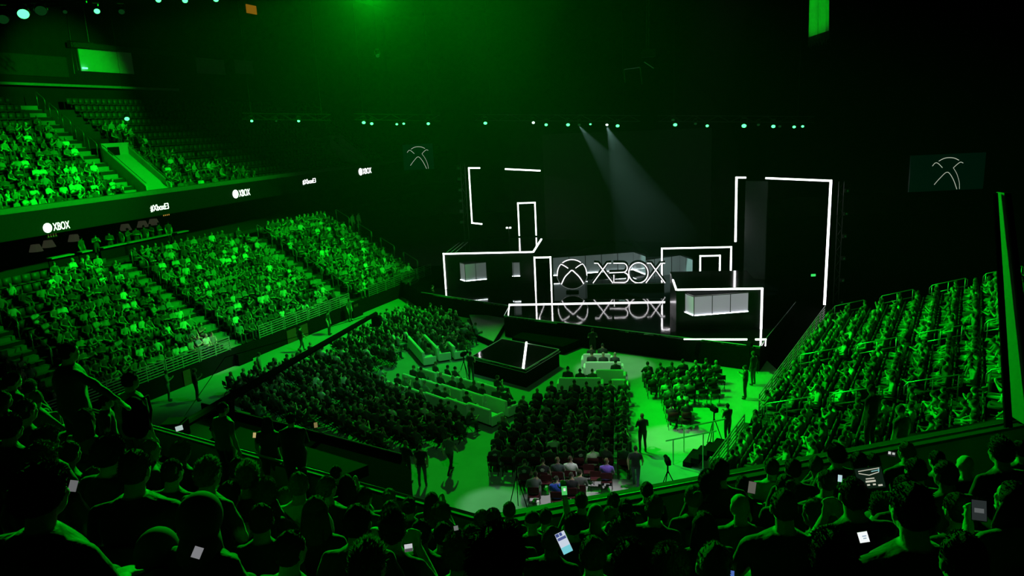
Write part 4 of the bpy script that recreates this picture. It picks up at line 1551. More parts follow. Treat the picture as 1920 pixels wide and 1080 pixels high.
o = wall_rect('caution_sign', None, 463, 8, 481, 24, mat('orange_sign', (0.6, 0.25, 0.02), 0.6, emit=(0.9, 0.35, 0.02), estr=0.22), 0.06)
o['kind'] = 'thing'
tag(o, 'small orange lit panel near the top edge', 'sign')
for i, (p, q) in enumerate((((124, 30), (140, 138)), ((133, 68), (147, 132)))):
    o = obj('cable', b_tube([dep(*p, 48), dep(*q, 48)], 0.012, 4), M_steel)
    tag(o, '%s thin cable hanging before the upper wall' % ('longer', 'shorter')[i], 'cable', 'thin hanging cables')

# --- lettering of the ribbon board


def text_mesh(s, size, ext=0.01, bold=0.0):
    c = bpy.data.curves.new('txt', 'FONT')
    c.body, c.size, c.extrude, c.offset = s, size, ext, bold
    c.align_x = 'LEFT'
    o = bpy.data.objects.new('txt', c)
    COL.objects.link(o)
    bpy.context.view_layer.update()
    me = bpy.data.meshes.new_from_object(o.evaluated_get(bpy.context.evaluated_depsgraph_get()))
    bpy.data.objects.remove(o)
    return me


M_sign = mat('sign_glow', (0.9, 0.9, 0.9), 0.4, emit=(1.0, 1.0, 1.0), estr=1.8)
RP = SU.p(0, 0.03, 0)
RIB = Matrix((SU.u, EZ, -SU.w)).transposed().to_4x4()


def fit_text(s, x0, y0, x1, y1, label, disc=False, boldness=0.0):
    """text between two pixels of the ribbon plane (lower left, upper right); reads along the board"""
    a, b = on_plane(x0, y0, RP, SU.w), on_plane(x1, y0, RP, SU.w)
    h = on_plane(x0, y1, RP, SU.w).z - a.z
    ln = (b - a).dot(SU.u)
    t = thing('ribbon_sign', label, 'sign', a, 0, 'glowing words on the ribbon board')
    off = 0.0
    if disc:
        r = h * 0.62
        bm = B()
        c = Vector((r, h / 2, 0))
        ring = [c + Vector((r * math.cos(k * math.pi / 16), r * math.sin(k * math.pi / 16), 0)) for k in range(32)]
        prism(bm, ring, (0, 0, 0.03))
        o = obj('disc', bm, M_sign, t)
        o.matrix_local = RIB
        for sgn in (1, -1):
            bm = B()
            tube(bm, [c + Vector((x * r, sgn * y * r, 0.032)) for x, y in ((-0.62, -0.62), (-0.2, -0.05), (0.0, 0.08), (0.2, -0.05), (0.62, -0.62))], 0.012 * h, 4)
            o = obj('logo_line', bm, mat('logo_grey', (0.4, 0.4, 0.4), 0.5, emit=(0.6, 0.6, 0.6), estr=1.0), t)
            o.matrix_local = RIB
        off = 2 * r + h * 0.2
    me = text_mesh(s, 1.0, 0.012, boldness)
    vs = [v.co for v in me.vertices]
    x_0, x_1 = min(v.x for v in vs), max(v.x for v in vs)
    y_0, y_1 = min(v.y for v in vs), max(v.y for v in vs)
    sx, sy = (ln - off) / (x_1 - x_0), h / (y_1 - y_0)
    for v in me.vertices:
        v.co.x = (v.co.x - x_0) * sx + off
        v.co.y = (v.co.y - y_0) * sy
    o = obj('lettering', me, M_sign, t)
    o.matrix_local = RIB


fit_text('XBOX', 82, 436, 133, 421, 'nearest round mark and four-letter word on the ribbon board', True)
fit_text('#XboxE3', 283, 398, 318, 385, 'nearer hashtag word on the ribbon board')
fit_text('XBOX', 437, 371, 470, 358, 'second round mark and four-letter word along the ribbon', True)
fit_text('#XboxE3', 568, 347, 593, 337, 'farther hashtag word on the ribbon board')
fit_text('XBOX', 673, 328, 697, 317, 'farthest small round mark and four-letter word', True)
for i, (x, y) in enumerate(((311, 402), (97, 441))):
    a = on_plane(x, y, SU.p(0, 0.4, 0), SU.w)
    t = thing('section_sign', ('amber section sign under the nearer hashtag', 'very dim section sign under the nearest round mark')[i], 'sign', a)
    m_ = (mat('amber_glow', (0.5, 0.3, 0.05), 0.5, emit=(0.9, 0.45, 0.08), estr=0.5), mat('amber_dim', (0.2, 0.12, 0.05), 0.5, emit=(0.5, 0.3, 0.1), estr=0.06))[i]
    obj('backing', b_box((0, 0, 0), (0.75, 0.06, 0.3), SU.u, SU.w, EZ), M_black, t)
    for k in range(4):
        obj('character', b_box(SU.u * (-0.26 + 0.17 * k) - SU.w * 0.04, (0.07, 0.02, 0.18), SU.u, SU.w, EZ), m_, t)
# ------------------------------------------------------------------ things on and around the floor
M_chairback = mat('chair_maroon', (0.055, 0.012, 0.016), 0.8, noise=0.2, spec=0.1)


def sofa(label, P, az, ln, group):
    d, s = D(az), D(az + 90)
    t = thing('white_sofa', label, 'sofa', P, 0, group)
    obj('seat', b_box(d * 0.10 + EZ * 0.30, (ln, 0.62, 0.22), s, d, EZ, 0.03), M_white, t)
    obj('backrest', b_box(-d * 0.28 + EZ * 0.50, (ln, 0.16, 0.74), s, d, EZ, 0.03), M_white, t)
    obj('base', b_box(d * 0.05 + EZ * 0.10, (ln - 0.08, 0.6, 0.18), s, d, EZ), M_black, t)
    for k in (-1, 1):
        obj('armrest', b_box(d * 0.05 + s * k * (ln / 2 + 0.06) + EZ * 0.33, (0.13, 0.78, 0.46), s, d, EZ, 0.03), M_white, t)
    return t


SOFAS = []
for grp, az, lst in (('white sofas before the centre block', 8.5, [(1119, 664, 1.5, 'farthest white sofa before the centre block'), (1131, 679, 1.9, 'second white sofa in the centre sofa group'), (1143, 694, 1.4, 'short white sofa at the right of the centre group'),
                                                                   (1087, 709, 2.1, 'long white sofa nearest the centre rows'), (1160, 712, 0.7, 'single white seat beside the right aisle')]),
                     ('white sofas left of the small platform', 45, [(x_, y_, 1.55, '%s white sofa from the left in the %s diagonal sofa row' % (ORD[i_], r_)) for r_, l_ in (('far', [(800, 694), (836, 703), (874, 712), (914, 722)]), ('middle', [(772, 706), (808, 716), (846, 726), (886, 736), (928, 746)]), ('near', [(742, 720), (778, 731), (816, 742), (856, 752), (898, 762)])) for i_, (x_, y_) in enumerate(l_)]),
                     ('white sofas near the stage steps', 70, [(779, 645, 3.9, 'long white sofa with its bright back turned to camera'), (808, 640, 3.4, 'long white sofa behind the bright sofa'), (840, 640, 2.6, 'white sofa nearest the low dark ramp')])):
    for x, y, ln, lab in lst:
        P = at(x, y, 0.85)
        P.z = 0
        SOFAS.append((P + D(az) * 0.28, az, ln, grp))
        sofa(lab, P + D(az) * 0.28, az, ln, grp)


def chair_bms():
    out = {}
    out['seat'] = b_box((0, 0.02, 0.44), (0.42, 0.40, 0.03), bev=0.01)
    out['backrest'] = b_box((0, -0.21, 0.74), (0.42, 0.03, 0.24), EX, EY, EZ, 0.01)
    legs = []
    for s in (-1, 1):
        b1 = B()
        tube(b1, [(0.2 * s, -0.22, 0.86), (0.2 * s, -0.14, 0.44), (0.2 * s, 0.2, 0.0)], 0.012, 5)
        legs.append(b1)
        b2 = B()
        tube(b2, [(0.19 * s, 0.12, 0.43), (0.19 * s, -0.2, 0.0)], 0.012, 5)
        legs.append(b2)
    return out, legs


_cb, _cl = chair_bms()
CH = {k: to_mesh(v, k) for k, v in _cb.items()}
CHL = [to_mesh(v, 'leg') for v in _cl]
CH['seat'].materials.append(M_chairback)
CH['backrest'].materials.append(M_chairback)
for _m in CHL:
    _m.materials.append(M_blacksteel)


def chair(P, rz, label, group):
    t = thing('folding_chair', label, 'chair', P, rz, group)
    for k, m in CH.items():
        obj(k, m, None, t)
    for m in CHL:
        obj('leg', m, None, t)
    return t


# --- where people sit
CANDS = []      # (location, rotation, pose, shirt, block, row, seat, printed)
SEATS = []      # stadium seats under them
FCH = []        # folding chairs under floor people
R2 = random.Random(11)


def shirt(bright=0.16, mid=0.28):
    r = R2.random()
    if r < bright:
        v = R2.uniform(0.45, 0.8)
        return (v, v * R2.uniform(0.92, 1), v * R2.uniform(0.88, 1.0))
    if r < bright + mid:
        v = R2.uniform(0.10, 0.30)
        c = R2.choice([(1, 1, 1), (1, .8, .7), (.6, .8, 1), (.7, 1, .75)])
        return tuple(v * k for k in c)
    v = R2.uniform(0.012, 0.05)
    return (v, v, v * 1.1)


SIT = ['lap', 'lap', 'cross', 'lean', 'phone', 'chin', 'clap', 'side', 'lap', 'cross']


def rz_of(az):
    return -math.radians(az)


def fill(S, block, rows, tr, depth, s0, z0, rise, aisles, aw, occ, poly=None, seat_poly=None, step=0.54):
    face_az = math.degrees(math.atan2(-S.w.x, -S.w.y))
    for k in range(rows):
        n = int((tr[1] - tr[0]) / step)
        seat = 0
        for i in range(n):
            t = tr[0] + (i + 0.5) * step
            if any(abs(t - a) < aw for a in aisles):
                continue
            P = S.p(t, s0 + k * depth + depth * 0.52, z0 + k * rise)
            q = px(P + EZ * 1.0)
            if not (-25 < q[0] < 2090):
                continue
            if seat_poly is None or inside(q, seat_poly):
                SEATS.append((P, rz_of(face_az)))
            seat += 1
            if poly and not inside(q, poly):
                continue
            if R2.random() > occ(q):
                continue
            CANDS.append([P + S.u * R2.uniform(-.06, .06) + EZ * R2.uniform(-.03, .02), rz_of(face_az + R2.uniform(-22, 22)), R2.choice(SIT), shirt(), block, k, seat, False])


fill(SL, 'left stand', L_N, (-15.5, 25.0), L_D, 0.35, 1.0, L_R, LA, 0.85, lambda q: 0.9 if q[0] > 90 else 0.5)
fill(SR, 'right stand', R_N, (-21.5, 0.3), R_D, 0.3, 1.0, R_R, RA, 0.8, lambda q: 0.86)
UPOLY = [(-30, 232), (60, 222), (110, 215), (225, 232), (290, 262), (330, 285), (400, 290), (490, 322), (500, 338), (330, 372), (-30, 432)]
fill(SU, 'upper balcony', U_N, (-21, 48), U_D, 0.5, 9.35, U_R, UA + [UA[0] + 2.2, UA[0] + 1.2, UA[1] + 2.2, UA[1] + 1.2], 0.95, lambda q: 0.78 if q[0] < 215 else 0.55, UPOLY)

# floor blocks
def block(name, poly, az, seat_step, row_step, origin, printed=0.0, occ=0.93, holes=(), bright=0.05):
    d, s = D(az), D(az + 90)
    O = at(*origin, 0)
    for k in range(-45, 45):
        seat = 0
        for i in range(-60, 60):
            P = O - d * (k * row_step) + s * (i * seat_step)
            if P.y < 20 or P.y > 75:
                continue
            q = px(P)
            if not inside(q, poly) or any(inside(q, h) for h in holes):
                continue
            seat += 1
            FCH.append((P.copy(), rz_of(az)))
            if R2.random() > occ:
                continue
            CANDS.append([P + s * R2.uniform(-.09, .09) + d * R2.uniform(-.1, .06) + EZ * R2.uniform(-.06, .02), rz_of(az + R2.uniform(-26, 26)), R2.choice(SIT), shirt(bright, 0.12), name, k, seat, R2.random() < printed])


CPOLY = [(992, 775), (1045, 748), (1167, 752), (1181, 895), (1150, 900), (975, 900), (900, 893), (925, 850)]
block('centre floor block', CPOLY, 8.5, 0.56, 0.92, (1100, 760), 0.55)
RPOLY = [(1215, 715), (1360, 712), (1352, 765), (1292, 768), (1290, 812), (1238, 815), (1236, 765), (1213, 748)]
block('right floor block', RPOLY, 6, 0.58, 0.95, (1280, 720), 0.3)
LHOLE = [(740, 668), (790, 655), (812, 690), (885, 712), (900, 728), (850, 732), (785, 728), (750, 712)]
L1POLY = [(470, 795), (425, 742), (600, 672), (640, 692), (700, 702), (715, 730), (800, 766), (890, 795), (900, 805), (825, 852), (705, 852), (640, 822), (560, 812)]
block('left floor block', L1POLY, 45, 0.57, 0.95, (800, 760), 0.3, 0.9, (LHOLE,))
L2POLY = [(610, 668), (760, 596), (850, 605), (895, 640), (860, 668), (800, 672), (742, 665), (745, 702), (650, 692)]
block('far left floor block', L2POLY, 50, 0.58, 0.95, (720, 650), 0.1, 0.9, (LHOLE,))
for P, az, ln, grp in SOFAS:
    n = max(1, int(ln / 0.62))
    for k in range(n):
        if R2.random() < 0.8:
            CANDS.append([P + D(az + 90) * ((k - (n - 1) / 2) * 0.62) + D(az) * 0.08 - EZ * 0.02, rz_of(az + R2.uniform(-10, 10)), R2.choice(SIT), shirt(0.03, 0.1), grp, 0, k + 1, R2.random() < 0.6])

# the few people in white light at the near end of the floor
for (x, y, pose, col, lab, pr) in (
        (983, 868, 'lap', (0.03, 0.035, 0.04), 'person in hooded black top with white back print, in the white light', True),
        (1017, 866, 'lap', (0.02, 0.02, 0.025), 'person in printed black shirt beside the hooded top in the white light', True),
        (1045, 864, 'lap', (0.03, 0.045, 0.05), 'person in dark green jacket beside the grey shirt', False),
        (1069, 862, 'lap', (0.45, 0.47, 0.48), 'person in light grey shirt in the white light', False),
        (1137, 866, 'lap', (0.16, 0.08, 0.50), 'person in purple shirt at the end of the white light', False),
        (1000, 892, 'chin', (0.10, 0.11, 0.12), 'person in grey jacket leaning sideways with a backpack', False),
        (1043, 900, 'lap', (0.02, 0.06, 0.45), 'person in blue shirt near the floor edge', False),
        (1071, 893, 'lap', (0.015, 0.015, 0.02), 'person in black shirt on the nearest maroon chair', False),
        (1087, 888, 'side', (0.09, 0.09, 0.095), 'bald person in grey shirt turned to the neighbour', False),
        (1281, 738, 'lean', (0.85, 0.85, 0.85), 'person in bright white shirt at the end of right floor block', False)):
    P = at(x, y, 1.2)
    P.z = 0
    low_person(pose, P, rz_of(8.5), col, lab, 'people in the white light at the floor edge', 1.02, pr)
    chair(P, rz_of(8.5), 'maroon folding chair under the ' + ' '.join(lab.split(' in the white')[0].split()[:10]), 'occupied folding chairs at the floor edge')
for i, (x, y) in enumerate(((1026, 925), (1170, 895), (1010, 915), (1105, 905), (1120, 890), (1118, 918))):
    P = at(x, y, 0)
    chair(P, rz_of(8.5), ['empty folding chair between the blue and grey shirts', 'empty folding chair right of the purple shirt', 'empty folding chair before the grey jacket', 'empty folding chair right of the bald person', 'empty folding chair two places from the purple shirt', 'empty folding chair nearest the balcony'][i], 'empty folding chairs at the floor edge')

# --- standing people
STANDERS = [
    (765, 906, 'stand_folded', (0.012, 0.012, 0.014), 25, 1.04, 'standing person in black beside the white-haired person'), (793, 912, 'stand', (0.012, 0.012, 0.014), 5, 1.02, 'standing white-haired person in black shorts'),
    (845, 888, 'walk', (0.10, 0.11, 0.11), 30, 1.0, 'person in grey hoodie walking up the green aisle'), (1205, 848, 'stand_hold', (0.012, 0.012, 0.015), -10, 1.0, 'lone person in black standing in the right aisle'),
    (1192, 916, 'walk', (0.02, 0.025, 0.03), 20, 1.0, 'person in tan shorts walking past the purple shirt'), (371, 752, 'stand_hold', (0.015, 0.015, 0.018), 60, 1.06, 'tall person in black suit beside the red panel'),
    (318, 752, 'stand_hold', (0.16, 0.2, 0.2), 70, 1.0, 'person in grey top holding a yellow ring near the barrier'), (566, 660, 'walk', (0.012, 0.012, 0.012), 40, 1.0, 'dark person walking along the left barrier'),
    (618, 628, 'stand', (0.012, 0.012, 0.012), 100, 1.0, 'dark person standing by the left barrier further along'), (657, 603, 'stand', (0.05, 0.06, 0.06), 120, 1.0, 'person leaning near the far maroon panel'),
    (1397, 748, 'stand_hold', (0.02, 0.03, 0.025), -60, 1.0, 'person in black cap by the right barrier'), (1412, 722, 'stand', (0.012, 0.014, 0.013), -40, 1.05, 'dark person filming beside the right barrier'),
    (1364, 828, 'stand_hold', (0.02, 0.022, 0.022), -30, 1.0, 'operator standing behind the tripod camera'), (884, 716, 'stand_hold', (0.012, 0.014, 0.013), 30, 1.0, 'camera operator standing left of the small platform'),
    (1112, 668, 'stand_hold', (0.012, 0.02, 0.012), 0, 1.0, 'operator standing at the foot of the stage front'), (813, 575, 'stand', (0.012, 0.012, 0.012), 60, 1.0, 'dark person standing by the far stage corner'),
    (522, 735, 'walk', (0.012, 0.012, 0.012), 40, 1.0, 'person on the floor under the jib arm'), (490, 715, 'stand', (0.3, 0.3, 0.3), 70, 1.0, 'pale-haired person at the end of the left floor block'),
]
for x, y, pose, col, az, sc, lab in STANDERS:
    low_person(pose, at(x, y, 0), rz_of(az), col, lab, 'people standing on the arena floor', sc)

for i, (t, s, z, lab) in enumerate(((UA[0] + 3.4, 1.2, 9.35, 'dark person standing at the foot of the bright stair wall'), (UA[0] - 6.2, 0.5 + 7.5 * U_D, 9.35 + 7 * U_R, 'standing person in pale shirt in the upper balcony'))):
    low_person('stand', SU.p(t, s, z), rz_of(math.degrees(math.atan2(-SU.w.x, -SU.w.y)) if i == 0 else math.degrees(math.atan2(SU.w.x, SU.w.y))), ((0.01, 0.01, 0.01), (0.5, 0.5, 0.5))[i], lab, 'people standing on the balcony')
q = at(92, 628, 2.4)
low_person('stand', SL.p((q - SL.P).dot(SL.u), (q - SL.P).dot(SL.w), 1.0 + 3 * L_R), rz_of(-60), (0.75, 0.78, 0.78), 'standing person in white shirt in the left stand', 'people standing in the stands')
q = at(600, 440, 5.0)
for k in (0, 1):
    low_person('stand', SL.p(26.6 + 0.9 * k, 7.6, 1.0 + 8 * L_R), rz_of(115), (0.25, 0.28, 0.26), ('first', 'second')[k] + ' of two people standing at the top of the far aisle', 'people standing in the stands')

# --- choose who is built singly: those that show largest
def rail_y(x):
    return 778 + (x - 180) * 0.28 if x < 920 else 986 - (x - 930) * 0.19


vis = []
for c in CANDS:
    q = px(c[0] + EZ * 1.2)
    if not (-15 < q[0] < 2080) or q[1] > rail_y(q[0]) + 4:
        continue
    if q[0] > 1868 and q[0] < 1885:
        pass
    vis.append((q[2], q, c))
vis.sort(key=lambda v: v[0])
N_SINGLE = 150
SINGLE = [v for v in vis if v[1][0] < 1862][:N_SINGLE]
_ids = {id(v[2]) for v in SINGLE}
REST = [v for v in vis if id(v[2]) not in _ids]


def colour_word(c):
    m = max(c)
    if m < 0.09:
        return 'black'
    if m > 0.4:
        return 'white'
    if c[0] > 1.2 * c[2]:
        return 'brown'
    if c[2] > 1.2 * c[0]:
        return 'blue'
    return 'grey'


seen = {}
rows_of = {}
for d_, q, c in SINGLE:
    rows_of.setdefault(c[4], set()).add(c[5])
for d_, q, c in SINGLE:
    P, rz, pose, col, blk, row, seat, pr = c
    rr = sorted(rows_of[blk])
    if blk == 'right stand':
        lab = 'person in %s top, right stand, %s row up, %s seat from near end' % (colour_word(col), ORD[min(row, 39)], ORD[min(seat - 1, 39)])
    elif 'sofas' in blk:
        i = seen.setdefault(blk, 0)
        seen[blk] += 1
        lab = 'person in %s top on the %s, %s from front' % (colour_word(col), blk, ORD[min(39, i)])
    else:
        lab = 'person in %s top, %s, %s row from front, %s seat from left' % (colour_word(col), blk, ORD[min(row - min(rr), 39)], ORD[min(seat - 1, 39)])
    low_person(pose, P, rz, col, lab, 'spectators seated in the ' + blk, R2.uniform(0.92, 1.06), pr and pose == 'lap')

# --- everyone else, one object
RN = np.random.RandomState(5)
PALS = np.array([(0.55, 0.36, 0.27), (0.42, 0.26, 0.18), (0.60, 0.42, 0.33), (0.20, 0.11, 0.07)])
HAIRS = np.array([(0.02, 0.014, 0.01), (0.035, 0.02, 0.012), (0.012, 0.01, 0.01), (0.12, 0.08, 0.04), (0.3, 0.25, 0.2)])
PANT = np.array([(0.012, 0.013, 0.018), (0.03, 0.032, 0.05), (0.05, 0.06, 0.1), (0.18, 0.16, 0.13)])


def raw(me):
    n = len(me.vertices)
    co = np.empty(n * 3, 'f')
    me.vertices.foreach_get('co', co)
    me.calc_loop_triangles()
    tr = np.empty(len(me.loop_triangles) * 3, 'i')
    me.loop_triangles.foreach_get('vertices', tr)
    mk = None
    if 'mask' in me.color_attributes:
        mk = np.empty(n * 4, 'f')
        me.color_attributes['mask'].data.foreach_get('color', mk)
        mk = mk.reshape(-1, 4)
    return co.reshape(-1, 3), tr.reshape(-1, 3), mk


RAW = {k: raw(v[0]) for k, v in LOW.items()}


def mass(name, parts, m, label, smooth_=True):
    """parts: list of (verts, tris, colours or None)"""
    V_, T_, C_ = [], [], []
    off = 0
    for v, t, c in parts:
        V_.append(v)
        T_.append(t + off)
        off += len(v)
        if c is not None:
            C_.append(c)
    V_, T_ = np.concatenate(V_), np.concatenate(T_)
    me = bpy.data.meshes.new(name)
    me.vertices.add(len(V_))
    me.vertices.foreach_set('co', V_.astype('f').ravel())
    me.loops.add(len(T_) * 3)
    me.loops.foreach_set('vertex_index', T_.astype('i').ravel())
    me.polygons.add(len(T_))
    me.polygons.foreach_set('loop_start', np.arange(0, len(T_) * 3, 3, dtype='i'))
    me.update()
    if C_:
        a = me.color_attributes.new('col', 'FLOAT_COLOR', 'POINT')
        a.data.foreach_set('color', np.concatenate(C_).astype('f').ravel())
    me.validate()
    if smooth_:
        me.shade_smooth()
    me.materials.append(m)
    o = bpy.data.objects.new(name, me)
    COL.objects.link(o)
    o['kind'] = 'stuff'
    o['label'] = label
    return o


def xf(v, P, rz, s=1.0):
    c, si = math.cos(rz), math.sin(rz)
    return np.stack([(v[:, 0] * c - v[:, 1] * si) * s + P[0], (v[:, 0] * si + v[:, 1] * c) * s + P[1], v[:, 2] * s + P[2]], 1)


parts = []
for d_, q, c in REST:
    P, rz, pose, col = c[:4]
    v, t, mk = RAW[pose]
    cc = np.ones((len(v), 4), 'f')
    cc[:, :3] = PANT[RN.randint(len(PANT))]
    cc[mk[:, 2] > 0.5, :3] = col
    cc[mk[:, 0] > 0.5, :3] = PALS[RN.randint(len(PALS))]
    cc[mk[:, 1] > 0.5, :3] = HAIRS[RN.randint(len(HAIRS))]
    parts.append((xf(v, P, rz, RN.uniform(0.93, 1.05)), t, cc))
M_crowd = mat('crowd_cloth', (0.1, 0.1, 0.1), 0.8, bump=0.15, bscale=12)
_a = M_crowd.node_tree.nodes.new('ShaderNodeAttribute')
_a.attribute_name = 'col'
M_crowd.node_tree.links.new(_a.outputs['Color'], M_crowd.node_tree.nodes['Principled BSDF'].inputs['Base Color'])
co_ = mass('crowd', parts, M_crowd, 'rest of the seated crowd filling the stands and far floor rows')
co_['category'] = 'crowd'


def bm_raw(bm):
    me = to_mesh(bm, 'tmp')
    r = raw(me)
    bpy.data.meshes.remove(me)
    return r


bm = B()
box(bm, (0, 0.03, 0.43), (0.46, 0.42, 0.05))
box(bm, (0, -0.23, 0.66), (0.46, 0.05, 0.44))
box(bm, (0, -0.1, 0.2), (0.06, 0.1, 0.42))
sv, stt, _ = bm_raw(bm)
fg_seats = []
# (seats of the near balcony are added with its people)
bm = B()
for m_ in list(CH.values()) + CHL:
    bm.from_mesh(m_)
cv, ct, _ = bm_raw(bm)
mass('folding_chairs', [(xf(cv, P, rz), ct, None) for P, rz in FCH], M_chairback, 'rows of folding chairs under the floor audience', False)
# ------------------------------------------------------------------ the crowd on our own balcony
# (head x, head y, head width in the frame, pose, hair, shirt)
DK, MD, LT_ = (0.018, 0.018, 0.02), (0.09, 0.09, 0.09), (0.45, 0.46, 0.45)
FG = [(10, 720, 22), (25, 713, 25), (57, 727, 22), (68, 747, 25, 'side', 'short', MD), (32, 748, 25), (7, 750, 28), (48, 770, 38), (27, 797, 35), (160, 787, 35), (87, 827, 42, 'lap', 'curly', DK), (20, 803, 40, 'lap', 'curly', DK),
      (77, 870, 58, 'lap', 'curly', DK), (80, 925, 85, 'big', 'curly', DK), (207, 850, 52, 'lap', 'curly', DK), (283, 842, 30), (340, 848, 33, 'lap', 'curly', DK), (253, 880, 62, 'big', 'short', DK), (323, 885, 43, 'lap', 'crop', DK), (390, 890, 50, 'lap', 'top', DK), (447, 880, 38, 'lap', 'short', DK),
      (465, 895, 45, 'lap', 'top', DK), (560, 910, 42, 'cross', 'short', LT_), (613, 915, 38, 'chin', 'short', DK), (630, 887, 25, 'lap', 'crop', DK), (497, 925, 45, 'chin', 'curly', DK), (490, 975, 52, 'cross', 'short', DK), (593, 960, 48, 'lap', 'long', DK), (380, 970, 72, 'lap', 'hood', DK), (300, 1035, 70, 'big', 'hood', DK),
      (407, 1075, 66, 'lap', 'cap', DK), (197, 1062, 55, 'phone', 'cap', DK), (670, 980, 60, 'lap', 'short', DK), (737, 990, 55, 'phone', 'top', DK), (790, 1000, 45, 'lap', 'short', DK), (810, 940, 28), (730, 933, 28), (683, 933, 32, 'lap', 'short', DK), (767, 950, 30), (733, 960, 35), (827, 967, 35),
      (903, 973, 28), (925, 973, 28), (955, 957, 27, 'lap', 'crop', DK), (998, 977, 30, 'lap', 'cap', DK), (1023, 970, 28, 'up', 'short', DK), (1090, 940, 28, 'lap', 'crop', DK), (1117, 967, 38, 'lap', 'bald', DK), (1150, 940, 28, 'lap', 'crop', DK), (1143, 967, 29), (1213, 920, 28, 'lap', 'crop', DK), (1173, 953, 30), (1227, 953, 40, 'lap', 'short', DK),
      (1073, 983, 38, 'phone', 'short', DK), (1193, 980, 30), (1267, 1003, 32), (1167, 1003, 52, 'lap', 'curly', DK), (933, 1055, 105, 'lap', 'curly', DK), (860, 1037, 58, 'lap', 'curly', DK), (1183, 1060, 68, 'lap', 'curly', DK), (1257, 1067, 70, 'lap', 'curly', DK), (650, 907, 28), (1300, 933, 38, 'lap', 'bun', DK), (1330, 907, 38, 'lap', 'curly', DK),
      (1350, 883, 38, 'lap', 'short', DK), (1357, 947, 28), (1387, 950, 42, 'cross', 'bald', MD), (1470, 950, 58, 'big', 'crop', DK), (1473, 913, 40, 'lap', 'bun', DK), (1447, 877, 30), (1487, 880, 33, 'lap', 'short', DK), (1440, 930, 25), (1393, 910, 30), (1550, 903, 38, 'chin', 'crop', MD), (1530, 873, 30), (1610, 867, 33, 'lap', 'short', DK), (1567, 853, 32),
      (1600, 927, 58, 'phone', 'crop', DK), (1637, 867, 28), (1700, 847, 30, 'chin', 'short', DK), (1717, 883, 42, 'lap', 'short', MD), (1757, 863, 30, 'lap', 'short', MD), (1773, 890, 45, 'lap', 'crop', MD), (1810, 873, 33, 'lap', 'bald', DK), (1877, 847, 42, 'lap', 'top', DK), (1913, 843, 30), (1710, 955, 82, 'big', 'short', DK), (1900, 937, 58, 'phone', 'long', MD), (1697, 917, 48, 'phone', 'short', DK),
      (130, 850, 40), (180, 905, 50, 'lap', 'short', DK), (430, 930, 46, 'lap', 'short', DK), (535, 937, 40, 'lap', 'crop', DK), (830, 1002, 40, 'lap', 'short', DK), (882, 1004, 36), (962, 998, 34, 'lap', 'curly', DK), (1035, 1012, 42, 'cross', 'short', DK), (1320, 987, 45, 'lap', 'long', DK), (1530, 962, 46, 'chin', 'short', DK), (1652, 955, 46, 'lap', 'top', DK), (1795, 955, 52, 'lap', 'short', DK),
      (545, 1032, 64, 'lap', 'short', DK), (1112, 1040, 58, 'lap', 'short', DK), (1560, 1048, 82, 'lap', 'curly', DK), (1340, 1062, 78, 'lap', 'crop', DK), (1805, 1052, 92, 'lap', 'short', DK), (690, 1062, 74, 'lap', 'top', DK)]
R3 = random.Random(23)
rowname = {}
people = []
for f in FG:
    x, y, w = f[:3]
    pose, hair, col = (f[3:] + (None, None, None))[:3] if len(f) > 3 else (None, None, None)
    pose = pose or R3.choice(['lap', 'lap', 'cross', 'chin', 'lap', 'clap'])
    hair = hair or R3.choice(['short', 'crop', 'short', 'top', 'curly', 'long', 'bun'])
    col = col or R3.choice([DK, DK, DK, MD, (0.03, 0.035, 0.05), LT_])
    d = 0.195 * FPX / w
    P = dep(x, y, d)
    people.append((P, pose, hair, col, x, w))


def row_of(P):
    d = math.hypot(P.x, P.y)
    for lim, nm in ((3.3, 'row closest to the camera'), (4.8, 'second row from the camera'), (6.2, 'third row from the camera'), (7.6, 'middle rows of the near balcony'), (9.2, 'rows just behind the balcony rail')):
        if d < lim:
            return nm
    return 'row at the balcony rail'


byrow = {}
for p in people:
    byrow.setdefault(row_of(p[0]), []).append(p)
HW = {'short': 'short-haired', 'crop': 'close-cropped', 'curly': 'curly-haired', 'long': 'long-haired', 'bun': 'bun-haired', 'top': 'spiky-haired', 'bald': 'bald', 'cap': 'cap-wearing', 'hood': 'hooded'}
for nm, lst in byrow.items():
    lst.sort(key=lambda p: p[4])
    for i, (P, pose, hair, col, x, w) in enumerate(lst):
        az = math.degrees(math.atan2(5 - P.x, 45 - P.y)) + R3.uniform(-12, 12)
        cw = 'dark' if max(col) < 0.06 else ('grey' if max(col) < 0.2 else 'pale')
        lab = '%s person in %s top, %s from left, %s' % (HW[hair], cw, ORD[i], nm)
        hc_ = R3.choice([(0.04, 0.03, 0.02), (0.03, 0.025, 0.022), (0.08, 0.055, 0.03), (0.16, 0.11, 0.06)])
        close_person(pose, P, rz_of(az), col, lab, 'people on the near balcony', hair, hc_, R3.uniform(0.97, 1.03), R3.random() < 0.4 and pose not in ('up',))
        SEATS.append((Vector((P.x, P.y, P.z - 1.22)) - D(az) * 0.05, rz_of(az)))
mass('stadium_seats', [(xf(sv, P, rz), stt, None) for P, rz in SEATS], M_seat, 'rows of dark tip-up seats in all the stands', False)

